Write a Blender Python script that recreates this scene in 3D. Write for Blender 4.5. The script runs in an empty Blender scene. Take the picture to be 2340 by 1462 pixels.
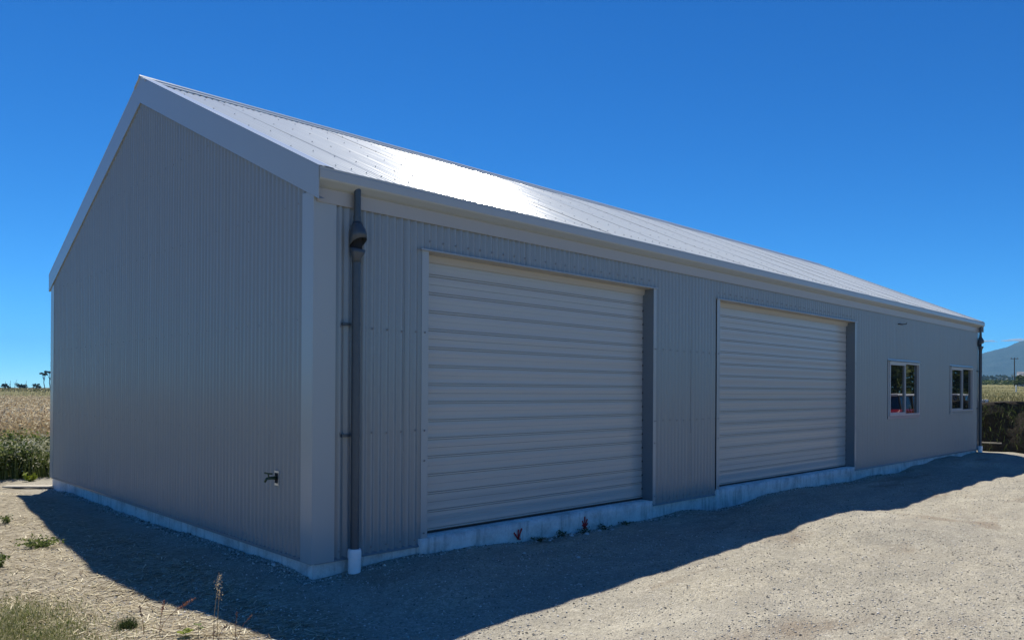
import bpy, math, random
import numpy as np
from mathutils import Matrix, Vector
random.seed(7); RNG = np.random.default_rng(11)
S = bpy.context.scene; COL = S.collection
# ---------------------------------------------------------------- camera, sky, sun, exposure
cd = bpy.data.cameras.new('camera'); cam = bpy.data.objects.new('camera', cd); COL.objects.link(cam)
cd.sensor_width = 36; cd.lens = 1730.44 / 2340 * 36; cd.shift_y = (886.64 - 731) / 2340
cd.clip_start = 0.05; cd.clip_end = 60000
r_ = Vector((0.717495578576795, -0.6965370959118068, 0.006014045352054597))
u_ = Vector((-0.006132755166078685, 0.0023167343251781457, 0.9999785107971768))
f_ = Vector((0.6965360608301792, 0.7175170428364841, 0.002609444838266163))
CAM = Vector((-3.08613, -5.45824, 1.38740))
cam.matrix_world = Matrix.Translation(CAM) @ Matrix((r_, u_, -f_)).transposed().to_4x4()
S.camera = cam
W = bpy.data.worlds.new('World'); S.world = W; W.use_nodes = True
nt = W.node_tree; nt.nodes.clear()
out = nt.nodes.new('ShaderNodeOutputWorld'); bg = nt.nodes.new('ShaderNodeBackground')
sky = nt.nodes.new('ShaderNodeTexSky'); sky.sky_type = 'NISHITA'; sky.sun_disc = False
SUN_EL, SUN_AZ = math.radians(61.685), math.radians(65.433)
sky.sun_elevation = SUN_EL; sky.sun_rotation = math.radians(90) - SUN_AZ
sky.air_density = 0.5; sky.dust_density = 0.0; sky.ozone_density = 3.2; sky.altitude = 50
# uniform colour grade of the whole sky: the deep, clean azure of this photograph
sp = nt.nodes.new('ShaderNodeSeparateColor'); cb = nt.nodes.new('ShaderNodeCombineColor')
def wm(op, src, k):
    m_ = nt.nodes.new('ShaderNodeMath'); m_.operation = op; nt.links.new(src, m_.inputs[0]); m_.inputs[1].default_value = k; return m_.outputs[0]
nt.links.new(sky.outputs[0], sp.inputs[0])
nt.links.new(wm('MULTIPLY', wm('POWER', sp.outputs[0], 1.75), .185), cb.inputs[0]); nt.links.new(wm('MULTIPLY', wm('POWER', sp.outputs[1], 1.25), .80), cb.inputs[1]); nt.links.new(wm('MULTIPLY', sp.outputs[2], 1.58), cb.inputs[2])
nt.links.new(cb.outputs[0], bg.inputs[0])
nt.links.new(bg.outputs[0], out.inputs[0]); bg.inputs[1].default_value = 0.084
sl = bpy.data.lights.new('sun', 'SUN'); so = bpy.data.objects.new('sun', sl); COL.objects.link(so)
sl.energy = 5.0; sl.angle = math.radians(0.53); sl.color = (1, 0.94, 0.83)
sd = Vector((math.cos(SUN_EL) * math.cos(SUN_AZ), math.cos(SUN_EL) * math.sin(SUN_AZ), math.sin(SUN_EL)))
so.rotation_euler = sd.to_track_quat('Z', 'Y').to_euler(); so.location = (10, 10, 30)
S.view_settings.view_transform = 'Standard'; S.view_settings.look = 'None'
S.view_settings.gamma = 1; S.view_settings.exposure = 0.35; S.view_settings.use_curve_mapping = False
S.render.engine = 'CYCLES'
S.cycles.max_bounces = 8; S.cycles.volume_bounces = 0; S.cycles.use_denoising = True
S.cycles.sample_clamp_indirect = 6

# ---------------------------------------------------------------- dimensions
L, WD, SL = 18.35, 8.0, 0.4619              # length, gable width, roof slope
EZ, AZ_ = 3.147, 5.05                       # eave tip height (y=-0.12), apex
D1A, D1B, D2A, D2B, DT = 1.06, 4.60, 6.06, 10.72, 2.64
PITCH = 0.0762

# ---------------------------------------------------------------- helpers
def tag(o, label=None, cat=None, group=None, kind=None):
    if label: o['label'] = label
    if cat: o['category'] = cat
    if group: o['group'] = group
    if kind: o['kind'] = kind
    return o
def empty(name, loc=(0, 0, 0), parent=None, rz=0):
    o = bpy.data.objects.new(name, None); COL.objects.link(o); o.location = loc; o.rotation_euler = (0, 0, rz)
    o.empty_display_size = 0.2
    if parent: o.parent = parent
    return o
def mk(name, v, f, m, parent=None, smooth=False, loc=None):
    me = bpy.data.meshes.new(name)
    me.from_pydata([tuple(map(float, p)) for p in v], [], f); me.update()
    return mko(name, me, m, parent, smooth, loc)
def mko(name, me, m, parent=None, smooth=False, loc=None):
    if m and not me.materials:
        for mm in (m if isinstance(m, (list, tuple)) else [m]): me.materials.append(mm)
    if smooth: me.polygons.foreach_set('use_smooth', [True] * len(me.polygons))
    o = bpy.data.objects.new(name, me); COL.objects.link(o)
    if parent: o.parent = parent
    if loc: o.location = loc
    return o
def np_mesh(name, V, F4=None, F3=None, m=None, parent=None, smooth=False):
    V = np.asarray(V, np.float32).reshape(-1, 3)
    nq = 0 if F4 is None else len(F4); ntr = 0 if F3 is None else len(F3)
    me = bpy.data.meshes.new(name); me.vertices.add(len(V)); me.vertices.foreach_set('co', V.ravel())
    idx = []; 
    if nq: idx.append(np.asarray(F4, np.int32).ravel())
    if ntr: idx.append(np.asarray(F3, np.int32).ravel())
    idx = np.concatenate(idx); me.loops.add(len(idx)); me.loops.foreach_set('vertex_index', idx)
    st = np.concatenate([np.arange(nq) * 4, nq * 4 + np.arange(ntr) * 3]).astype(np.int32)
    me.polygons.add(nq + ntr); me.polygons.foreach_set('loop_start', st)
    me.update(calc_edges=True); me.validate()
    return mko(name, me, m, parent, smooth)
class MB:
    def __init__(s): s.v = []; s.f = []
    def add(s, v, f):
        b = len(s.v); s.v += [tuple(p) for p in v]; s.f += [tuple(i + b for i in q) for q in f]; return s
    def box(s, x0, x1, y0, y1, z0, z1):
        return s.add([(x0,y0,z0),(x1,y0,z0),(x1,y1,z0),(x0,y1,z0),(x0,y0,z1),(x1,y0,z1),(x1,y1,z1),(x0,y1,z1)],
            [(0,3,2,1),(4,5,6,7),(0,1,5,4),(1,2,6,5),(2,3,7,6),(3,0,4,7)])
    def prism(s, poly, a, b):
        """poly: list of 3D points at start; b-a offset vector extrudes it"""
        n = len(poly); o = Vector(b) - Vector(a)
        v = [Vector(p) for p in poly] + [Vector(p) + o for p in poly]
        return s.add(v, [tuple(range(n))[::-1], tuple(range(n, 2*n))] + [(i, (i+1) % n, n + (i+1) % n, n + i) for i in range(n)])
    def strip(s, path, off):
        n = len(path); o = Vector(off); v = [Vector(p) for p in path] + [Vector(p) + o for p in path]
        return s.add(v, [(i, i+1, n+i+1, n+i) for i in range(n-1)])
    def rings(s, rings, cap=True):
        n = len(rings[0]); v = [p for r in rings for p in r]; f = []
        for k in range(len(rings)-1):
            for i in range(n):
                j = (i+1) % n; f.append((k*n+i, k*n+j, (k+1)*n+j, (k+1)*n+i))
        if cap: f.append(tuple(range(n))[::-1]); f.append(tuple(range((len(rings)-1)*n, len(rings)*n)))
        return s.add(v, f)
    def tube(s, pts, rad, n=8, cap=True):
        pts = [Vector(p) for p in pts]; rs = []
        if not isinstance(rad, (list, tuple)): rad = [rad]*len(pts)
        for i, p in enumerate(pts):
            d = (pts[min(i+1, len(pts)-1)] - pts[max(i-1, 0)]).normalized()
            a = Vector((0,0,1)) if abs(d.z) < .9 else Vector((1,0,0))
            e1 = d.cross(a).normalized(); e2 = d.cross(e1).normalized()
            rs.append([p + e1*math.cos(t)*rad[i] + e2*math.sin(t)*rad[i] for t in [2*math.pi*k/n for k in range(n)]])
        return s.rings(rs, cap)
    def build(s, name, m, parent=None, smooth=False, loc=None, bevel=0):
        o = mk(name, s.v, s.f, m, parent, smooth, loc)
        if bevel:
            b = o.modifiers.new('bevel', 'BEVEL'); b.width = bevel; b.segments = 2; b.limit_method = 'ANGLE'
        return o

# ---------------------------------------------------------------- materials
def mat(name):
    m = bpy.data.materials.new(name); m.use_nodes = True; n = m.node_tree; n.nodes.clear()
    o = n.nodes.new('ShaderNodeOutputMaterial'); b = n.nodes.new('ShaderNodeBsdfPrincipled')
    n.links.new(b.outputs[0], o.inputs[0]); return m, n, b, o
def N(n, t, **k):
    x = n.nodes.new(t)
    for a, v in k.items():
        if a in x.inputs.keys(): x.inputs[a].default_value = v
        else: setattr(x, a, v)
    return x
def noise(n, co, scale, detail=4, rough=.55, dist=0):
    x = n.nodes.new('ShaderNodeTexNoise'); x.inputs['Scale'].default_value = scale; x.inputs['Detail'].default_value = detail
    x.inputs['Roughness'].default_value = rough; x.inputs['Distortion'].default_value = dist
    if co: n.links.new(co, x.inputs['Vector'])
    return x.outputs['Fac']
def ramp(n, fac, stops, interp='LINEAR'):
    x = n.nodes.new('ShaderNodeValToRGB'); x.color_ramp.interpolation = interp; e = x.color_ramp.elements
    while len(e) < len(stops): e.new(0.5)
    for i, (p, c) in enumerate(stops):
        e[i].position = p; e[i].color = (*c, 1) if len(c) == 3 else c
    n.links.new(fac, x.inputs[0]); return x.outputs[0]
def mix(n, f, a, b, bt='MIX'):
    x = n.nodes.new('ShaderNodeMix'); x.data_type = 'RGBA'; x.blend_type = bt
    for sck, v in ((x.inputs[0], f), (x.inputs[6], a), (x.inputs[7], b)):
        if hasattr(v, 'is_output'): n.links.new(v, sck)
        elif isinstance(v, tuple): sck.default_value = (*v, 1) if len(v) == 3 else v
        else: sck.default_value = v
    return x.outputs[2]
def mth(n, op, a, b=0.0, c=None, clamp=False):
    x = n.nodes.new('ShaderNodeMath'); x.operation = op; x.use_clamp = clamp
    for i, v in enumerate((a, b) if c is None else (a, b, c)):
        if hasattr(v, 'is_output'): n.links.new(v, x.inputs[i])
        else: x.inputs[i].default_value = v
    return x.outputs[0]
def coord(n, which='Object', scale=None):
    t = n.nodes.new('ShaderNodeTexCoord').outputs[which]
    if scale:
        mp = n.nodes.new('ShaderNodeMapping'); mp.inputs['Scale'].default_value = scale; n.links.new(t, mp.inputs[0]); t = mp.outputs[0]
    return t
def bump(n, b, h, strength=.3, dist=.01, prev=None):
    x = n.nodes.new('ShaderNodeBump'); x.inputs['Strength'].default_value = strength; x.inputs['Distance'].default_value = dist
    n.links.new(h, x.inputs['Height'])
    if prev: n.links.new(prev, x.inputs['Normal'])
    if b: n.links.new(x.outputs[0], b.inputs['Normal'])
    return x.outputs[0]
def painted(name, col, rough=.38, wob=.25, dirt=.12, streak=(3, 3, .5), spec=.5, wscale=2.2, wdist=.012):
    """factory-painted sheet steel: faint dust, streaks and oil-can waviness"""
    m, n, b, o = mat(name)
    g = coord(n, 'Object'); gs = coord(n, 'Object', streak)
    d = noise(n, gs, 2.5, 6, .65); d2 = noise(n, g, 22, 5, .6)
    dd = ramp(n, d, [(.35, (1, 1, 1)), (.75, (0, 0, 0))])
    c = mix(n, mth(n, 'MULTIPLY', dd, dirt), col, (.30, .26, .20))
    c = mix(n, mth(n, 'MULTIPLY', ramp(n, d2, [(.45, (0, 0, 0)), (.75, (1, 1, 1))]), dirt * .8), c, (.36, .33, .28))
    n.links.new(c, b.inputs['Base Color'])
    n.links.new(mth(n, 'MULTIPLY_ADD', d, .08, rough - .04), b.inputs['Roughness'])
    b.inputs['Specular IOR Level'].default_value = spec
    h = noise(n, g, wscale, 2, .5)
    bump(n, b, h, wob, wdist)
    return m
M = {}
M['wall'] = painted('shed wall paint', (.262, .302, .315), .17, .06, .07)
M['roof'] = painted('roof sheet paint', (.56, .60, .595), .165, .05, .06, (3, .4, .4))
M['trim'] = painted('flashing paint', (.335, .378, .39), .24, .10, .03)
M['door'] = painted('roller door paint', (.42, .435, .42), .24, .06, .03, (.6, 3, 3))
M['gutter'] = painted('gutter paint', (.37, .41, .42), .3, .12, .06, (.6, 3, 3))
M['reveal'] = painted('shaded reveal and drip paint', (.15, .185, .21), .3, .1, .03)  # darkened flashing tone: weaker light on reveals and drip shadow put into colour
M['pipe'] = painted('downpipe paint', (.040, .060, .078), .38, .15, .05)
M['soffit'] = painted('eave flashing paint', (.38, .37, .34), .4, .1, .06, (.6, 3, 3))
M['alum'] = painted('window aluminium', (.45, .46, .46), .3, .05, .05)
def simple(name, col, rough=.6, metal=0, nz=30, amt=.25, bmp=.2, bd=.004):
    m, n, b, o = mat(name); g = coord(n)
    f = noise(n, g, nz, 5, .6)
    c = mix(n, ramp(n, f, [(.3, (0,0,0)), (.7, (1,1,1))]), tuple(x*(1-amt) for x in col), tuple(min(1, x*(1+amt)) for x in col))
    n.links.new(c, b.inputs['Base Color']); b.inputs['Roughness'].default_value = rough; b.inputs['Metallic'].default_value = metal
    bump(n, b, f, bmp, bd); return m
M['screw'] = simple('screw head', (.20, .21, .22), .5, .3, 200)
M['screw2'] = simple('painted screw head', (.30, .33, .35), .4, .1, 200)
M['rubber'] = simple('dark rubber seal', (.02, .016, .016), .7)
M['hollow'] = simple('hollow shade fill', (.012, .013, .014), .9)  # near-black fill that paints the darkness inside openings
M['pvc'] = simple('white plastic pipe', (.86, .87, .88), .35, 0, 12, .06, .05)
M['galv'] = simple('galvanised metal', (.55, .56, .57), .35, .8, 60, .2)
M['brass'] = simple('green brass tap', (.07, .10, .05), .5, .4, 60)
M['redpaint'] = simple('red spray paint', (.42, .012, .016), .7, 0, 60, .35)
M['timber'] = simple('weathered pale board', (.48, .43, .34), .8, 0, 12, .2)
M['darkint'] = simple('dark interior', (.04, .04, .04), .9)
# concrete
m, n, b, o = mat('rough cast concrete'); g = coord(n)
f1 = noise(n, g, 3.5, 8, .65); f2 = noise(n, g, 40, 6, .7); vs = noise(n, coord(n, 'Object', (6, 6, .8)), 3, 5, .6)
c = ramp(n, f1, [(.32, (.34, .34, .33)), (.48, (.64, .64, .62)), (.66, (.84, .83, .81))])
c = mix(n, mth(n, 'MULTIPLY', ramp(n, vs, [(.52, (0,0,0)), (.68, (1,1,1))]), .6), c, (.20, .19, .16))
c = mix(n, .3, c, ramp(n, f2, [(.3, (.35, .35, .34)), (.7, (.85, .84, .82))]))
n.links.new(c, b.inputs['Base Color']); b.inputs['Roughness'].default_value = .9
bump(n, b, mth(n, 'ADD', f2, mth(n, 'MULTIPLY', f1, 2)), .6, .012); M['conc'] = m
# window glass: reflective dark double glazing
m, n, b, o = mat('window glass'); b.inputs['Base Color'].default_value = (.010, .013, .015, 1)
b.inputs['Roughness'].default_value = .015; b.inputs['IOR'].default_value = 2.3
bump(n, b, noise(n, coord(n), 1.5, 1, .5), .15, .01); M['glass'] = m
# ---- ground
def ground_mat():
    m, n, b, o = mat('gravel and dry soil'); g = coord(n)
    sx = n.nodes.new('ShaderNodeSeparateXYZ'); n.links.new(g, sx.inputs[0]); X, Y = sx.outputs[0], sx.outputs[1]
    big = noise(n, g, .55, 5, .6); med = noise(n, g, 3.2, 6, .65); fin = noise(n, g, 26, 6, .7)
    vor = n.nodes.new('ShaderNodeTexVoronoi'); vor.inputs['Scale'].default_value = 85; n.links.new(g, vor.inputs['Vector'])
    vr = n.nodes.new('ShaderNodeSeparateColor'); n.links.new(vor.outputs['Color'], vr.inputs[0])
    vor2 = n.nodes.new('ShaderNodeTexVoronoi'); vor2.inputs['Scale'].default_value = 38; n.links.new(g, vor2.inputs['Vector'])
    vr2 = n.nodes.new('ShaderNodeSeparateColor'); n.links.new(vor2.outputs['Color'], vr2.inputs[0])
    stone = ramp(n, vr.outputs[0], [(0, (.12, .115, .10)), (.25, (.33, .305, .24)), (.7, (.50, .465, .36)), (1, (.76, .71, .58))])
    stone2 = ramp(n, vr2.outputs[0], [(0, (.16, .15, .12)), (.25, (.35, .315, .24)), (.8, (.49, .45, .35)), (1, (.74, .70, .62))])
    soil = ramp(n, fin, [(.3, (.25, .225, .175)), (.5, (.43, .39, .30)), (.7, (.60, .55, .42))])
    yard = mix(n, .32, mix(n, .4, stone, stone2), soil)
    # pale scuffed patches and brown damp/clay patches, stretched along the driving direction
    st = noise(n, coord(n, 'Object', (.45, 1.3, 1)), 1.3, 6, .65)
    yard = mix(n, mth(n, 'MULTIPLY', ramp(n, st, [(.55, (0,0,0)), (.68, (1,1,1))]), .38), yard, (.70, .66, .52))
    st2 = noise(n, coord(n, 'Object', (.6, 1.5, 1)), .9, 5, .6, .4)
    brown = ramp(n, st2, [(.56, (0,0,0)), (.68, (1,1,1))])
    yard = mix(n, mth(n, 'MULTIPLY', brown, .6), yard, (.17, .11, .065))
    yard = mix(n, mth(n, 'MULTIPLY', ramp(n, big, [(.35, (1,1,1)), (.6, (0,0,0))]), .25), yard, (.36, .35, .32))
    md = noise(n, coord(n, 'Object', (.7, 1.4, 1)), 2.6, 7, .7)
    yard = mix(n, mth(n, 'MULTIPLY', ramp(n, md, [(.42, (1,1,1)), (.6, (0,0,0))]), .42), yard, (.25, .235, .20))
    yard = mix(n, .06, yard, (.26, .215, .155))
    # left of the shed: earth strewn with straw
    straw = n.nodes.new('ShaderNodeTexVoronoi'); straw.inputs['Scale'].default_value = 26
    n.links.new(coord(n, 'Object', (1, 3.2, 1)), straw.inputs['Vector'])
    sc = n.nodes.new('ShaderNodeSeparateColor'); n.links.new(straw.outputs['Color'], sc.inputs[0])
    earth = mix(n, .55, ramp(n, fin, [(.3, (.13, .11, .08)), (.52, (.31, .27, .20)), (.75, (.56, .50, .37))]),
                ramp(n, sc.outputs[0], [(0, (.12, .10, .07)), (.4, (.30, .26, .19)), (.8, (.46, .41, .30)), (1, (.68, .62, .46))]))
    mk_ = mth(n, 'ADD', mth(n, 'MULTIPLY', X, -1.0), mth(n, 'MULTIPLY', med, .9))   # >~.9 west of x=-0.45
    mk1 = ramp(n, mk_, [(.55, (0,0,0)), (.95, (1,1,1))])
    c = mix(n, mk1, yard, earth)
    # beyond the yard: pasture
    fm = noise(n, coord(n, 'Object', (1, 1, 1)), .12, 6, .6)
    field = ramp(n, fm, [(.3, (.10, .105, .035)), (.5, (.19, .175, .065)), (.7, (.27, .235, .11))])
    field = mix(n, mth(n, 'MULTIPLY', fin, .5), field, (.13, .12, .05))
    dist = mth(n, 'ADD', mth(n, 'MAXIMUM', mth(n, 'SUBTRACT', X, 24.0), mth(n, 'SUBTRACT', Y, 9.6)), mth(n, 'MULTIPLY', med, 1.5))
    fk = ramp(n, mth(n, 'MULTIPLY', dist, .5), [(.3, (0,0,0)), (.8, (1,1,1))])
    c = mix(n, fk, c, field)
    n.links.new(c, b.inputs['Base Color']); b.inputs['Roughness'].default_value = .95
    b.inputs['Specular IOR Level'].default_value = .25
    h = mth(n, 'ADD', mth(n, 'MULTIPLY', vor.outputs['Distance'], -1.0), mth(n, 'MULTIPLY', fin, 1.2))
    bp = bump(n, None, med, .5, .03)
    bump(n, b, h, .9, .012, bp)
    return m
M['ground'] = ground_mat()
def leafy(name, stops, trans=.45, rough=.6, sat=1):
    m, n, b, o = mat(name)
    gi = n.nodes.new('ShaderNodeNewGeometry')
    c = ramp(n, gi.outputs['Random Per Island'], stops)
    n.links.new(c, b.inputs['Base Color']); b.inputs['Roughness'].default_value = rough; b.inputs['Specular IOR Level'].default_value = .3
    t = n.nodes.new('ShaderNodeBsdfTranslucent'); n.links.new(c, t.inputs[0])
    mx = n.nodes.new('ShaderNodeMixShader'); mx.inputs[0].default_value = trans
    n.links.new(b.outputs[0], mx.inputs[1]); n.links.new(t.outputs[0], mx.inputs[2]); n.links.new(mx.outputs[0], o.inputs[0])
    return m
M['drygrass'] = leafy('dry straw grass', [(0, (.26, .18, .09)), (.5, (.46, .36, .20)), (1, (.66, .57, .35))])
M['seed'] = leafy('dry seed heads', [(0, (.30, .20, .11)), (.5, (.56, .44, .27)), (1, (.80, .72, .52))])
M['green'] = leafy('green weeds', [(0, (.05, .08, .018)), (.5, (.12, .165, .04)), (1, (.26, .28, .10))])
M['verge'] = leafy('verge blades', [(0, (.06, .09, .02)), (.45, (.17, .21, .05)), (.7, (.36, .33, .15)), (1, (.62, .57, .38))])
M['darkgreen'] = leafy('dark weeds', [(0, (.025, .042, .012)), (.6, (.06, .09, .024)), (1, (.13, .16, .05))])
M['lime'] = leafy('bright leaf', [(0, (.16, .22, .02)), (1, (.26, .30, .03))], .5)
M['tree'] = leafy('tree leaves', [(0, (.03, .05, .014)), (.5, (.06, .09, .025)), (1, (.11, .14, .045))], .35)
M['hedge'] = leafy('roadside tree leaves', [(0, (.05, .08, .02)), (.5, (.12, .16, .05)), (1, (.22, .25, .09))], .35)
M['fartree'] = leafy('far tree leaves', [(0, (.025, .035, .015)), (1, (.06, .07, .03))], .2)
M['paddock'] = leafy('pasture tufts', [(0, (.10, .11, .03)), (.5, (.20, .18, .07)), (1, (.36, .30, .15))], .4)
M['bark'] = simple('bark', (.10, .08, .06), .9, 0, 8, .4)
M['redstem'] = leafy('reddish dry stems', [(0, (.22, .08, .05)), (1, (.42, .22, .14))], .3)

# ---------------------------------------------------------------- ground height
CP = [(0.02,0,-.15),(.26,0,-.16),(.47,0,-.11),(.65,0,-.06),(1.07,0,-.08),(1.7,0,-.10),(2.41,0,-.14),(3.09,0,-.14),(3.84,0,-.16),
 (4.53,0,-.18),(5.19,0,-.15),(6.14,0,-.20),(8.2,0,-.13),(9.29,0,-.15),(10.73,0,-.17),(12.88,0,-.19),(14.15,0,-.13),(15.57,0,-.06),(18.26,0,-.07),
 (0,8.1,-.19),(0,6.54,-.17),(0,5.16,-.16),(0,3.86,-.16),(0,2.92,-.14),(0,2,-.14),(0,1.22,-.11),(0,.71,-.08),(0,.39,-.14),
 (.05,-1.77,-.21),(.36,-1.75,-.17),(1.26,-1.75,-.18),(1.94,-1.73,-.14),(2.92,-1.73,-.14),(3.72,-1.72,-.12),(5.8,-1.7,-.06),(6.43,-1.7,-.07),
 (7.06,-1.73,-.13),(7.73,-1.76,-.21),(8.66,-1.74,-.16),(9.62,-1.74,-.16),(11.48,-1.74,-.15),(14.63,-1.77,-.21),
 (-1.13,.93,-.17),(-1.07,.43,-.19),(-.96,-.34,-.17),(-.87,-1.03,-.16),(-.77,6.15,-.06),(-.91,4.67,-.09),(-1.06,3.02,-.13),(-1.17,1.72,-.13)]
CPA = np.array(CP)
def vnoise(x, y, s, seed):
    """value noise on numpy arrays"""
    x = x * s; y = y * s; xi = np.floor(x).astype(int); yi = np.floor(y).astype(int); fx = x - xi; fy = y - yi
    fx = fx*fx*(3-2*fx); fy = fy*fy*(3-2*fy)
    def h(a, b):
        t = (a * 374761393 + b * 668265263 + seed * 982451653) & 0x7fffffff
        t = ((t ^ (t >> 13)) * 1274126177) & 0x7fffffff
        return (t % 100003) / 100003.0
    return (h(xi,yi)*(1-fx)+h(xi+1,yi)*fx)*(1-fy)+(h(xi,yi+1)*(1-fx)+h(xi+1,yi+1)*fx)*fy - .5
def ghz(x, y):
    x = np.asarray(x, float); y = np.asarray(y, float); num = np.full(x.shape, -.165 * .02); den = np.full(x.shape, .02)
    for px, py, pz in CPA:
        w = np.exp(-((x-px)**2 / (2*.38**2) + (y-py)**2 / (2*.45**2))); num += w*pz; den += w
    z = num/den
    r = np.maximum(np.abs(x-6), np.abs(y-2))
    z = z + vnoise(x, y, 1.7, 3)*.035 + vnoise(x, y, 5, 4)*.016 + vnoise(x, y, 14, 5)*.006
    z = z + np.clip((r-14)/40, 0, 1) * vnoise(x, y, .05, 8)*.5
    d = np.hypot(x - CAM.x, y - CAM.y); az = np.degrees(np.arctan2(y - CAM.y, x - CAM.x))
    k = np.clip((az + 7)/6, 0, 1) * np.clip((40 - az)/16, 0, 1)
    z = z + .0148*np.clip(d - 24, 0, 420)*k*k*(3 - 2*k)
    return z
def gz1(x, y): return float(ghz(np.array([x]), np.array([y]))[0])
def axis(lo, hi, step, far):
    a = list(np.arange(lo, hi + 1e-6, step)); s = step; v = hi; up = []
    while v < far: s *= 1.22; v += s; up.append(min(v, far))
    s = step; v = lo; dn = []
    while v > -far: s *= 1.22; v -= s; dn.append(v)
    return np.clip(np.array(dn[::-1] + a + up), -far, far)
gx = axis(-3.5, 16, .055, 4600); gy = axis(-5.2, 9.5, .055, 4600)
GX, GY = np.meshgrid(gx, gy, indexing='ij'); GZ = ghz(GX, GY)
V = np.stack([GX, GY, GZ], -1).reshape(-1, 3); nx, ny = len(gx), len(gy)
I = (np.arange(nx-1)[:, None]*ny + np.arange(ny-1)[None]).ravel()
gr = np_mesh('ground', V, np.stack([I, I+ny, I+ny+1, I+1], -1), None, M['ground'], None, True)
tag(gr, 'grey gravel yard and straw-strewn earth running out into open pasture', 'ground', kind='structure')

# gravel stones
def scatter_stones(n_, xr, yr, name, label, dens, big=1.0):
    x = RNG.uniform(*xr, n_); y = RNG.uniform(*yr, n_)
    keep = RNG.uniform(0, 1, n_) < dens(x, y); x, y = x[keep], y[keep]; k = len(x)
    s = (.0028 + .0095*RNG.uniform(0, 1, k)**4)*big
    z = ghz(x, y) + s*.2
    base = np.array([(1,0,0),(0,1,0),(-1,0,0),(0,-1,0),(0,0,.7),(0,0,-.7)], float)
    a = RNG.uniform(0, 6.28, k); jit = RNG.uniform(.6, 1.3, (k, 6, 3))
    P = base[None]*jit*s[:, None, None]
    Q = P.copy(); Q[..., 0] = P[..., 0]*np.cos(a)[:, None] - P[..., 1]*np.sin(a)[:, None]*.75
    Q[..., 1] = P[..., 0]*np.sin(a)[:, None] + P[..., 1]*np.cos(a)[:, None]*.75
    Q += np.stack([x, y, z], -1)[:, None]
    f = np.array([(0,1,4),(1,2,4),(2,3,4),(3,0,4),(1,0,5),(2,1,5),(3,2,5),(0,3,5)])
    F = (np.arange(k)[:, None, None]*6 + f[None]).reshape(-1, 3)
    o = np_mesh(name, Q.reshape(-1, 3), None, F, M['stones'])
    return tag(o, label, 'gravel', kind='stuff')
M['stones'] = leafy('gravel stones', [(0, (.12, .115, .10)), (.3, (.34, .32, .27)), (.8, (.52, .485, .42)), (1, (.8, .76, .68))], 0, .9)
def dn(x, y):
    d = np.hypot(x+3.08, y+5.46); inside = (x > 0) & (y > -.02) & (y < 8)
    return np.where(inside, 0, np.clip((4.5/np.maximum(d, 1))**1.3, 0, 1) * (.35 + .65*(vnoise(x, y, 1.3, 12) > -.12)))

scatter_stones(230000, (-2.2, 13), (-5, 3), 'gravel', 'loose small gravel stones scattered over the yard', dn)
def dfoot(x, y):
    q = np.where(x < -.0, -x, -y); q = np.where((x < 0) & (y < 0), np.hypot(x, y), q)
    return np.where((x > 0) & (y > -.03), 0, np.exp(-(q/.10)**2)) * (.35 + 1.3*np.clip(vnoise(x, y, 1.1, 33) + .35, 0, 1))
scatter_stones(36000, (-.3, 13), (-.3, .0), 'footing_gravel', 'coarse gravel and crumbs banked against the concrete footing', dfoot, 1.5)
scatter_stones(18000, (-.3, .0), (-.1, 8.1), 'gable_gravel', 'coarse gravel banked against the footing under the gable wall', dfoot, 1.5)

# ---------------------------------------------------------------- SHED
shed = empty('steel_shed')
tag(shed, 'long grey corrugated steel shed with gable roof and two roller doors', 'shed')
def obj(name, parent=None, label=None):
    o = empty(name, parent=parent or shed)
    if label: o['label'] = label
    return o
# concrete slab
slab = MB().box(.004, L-.01, .004, WD-.004, -.6, 0.045).build('concrete_slab', M['conc'], shed)
def lumpy_face(x0, x1, y, z0, z1, name):
    nx_ = int((x1-x0)/.05); v = []; f = []; zs = np.linspace(z0, z1, 9)
    for i in range(nx_+1):
        x = x0 + (x1-x0)*i/nx_
        e = float(vnoise(np.array([x]), np.array([y]), 3, 5)[0])*.012 + float(vnoise(np.array([x]), np.array([y]), 14, 6)[0])*.008
        for j, z in enumerate(zs): v.append((x, y + .006*math.sin(x*9+j) * .5 + e*.4, z + (e if j == 8 else 0)))
        v.append((x, .14, zs[-1] + .002))
    for i in range(nx_):
        for j in range(9): f.append((i*10+j, (i+1)*10+j, (i+1)*10+j+1, i*10+j+1))
    b_ = len(v)
    for i in (0, nx_):
        q = [i*10+j for j in range(10)]; v.append((v[q[0]][0], .14, z0)); f.append(tuple(q + [len(v)-1]) if i == 0 else tuple(([len(v)-1] + q[::-1])))
    return mk(name, v, f, M['conc'], slab, True)
lumpy_face(D1A-.02, D1B-.03, -.035, -.5, .055, 'door_threshold')
lumpy_face(D2A-.02, D2B-.03, -.035, -.5, .055, 'door_threshold')
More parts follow.
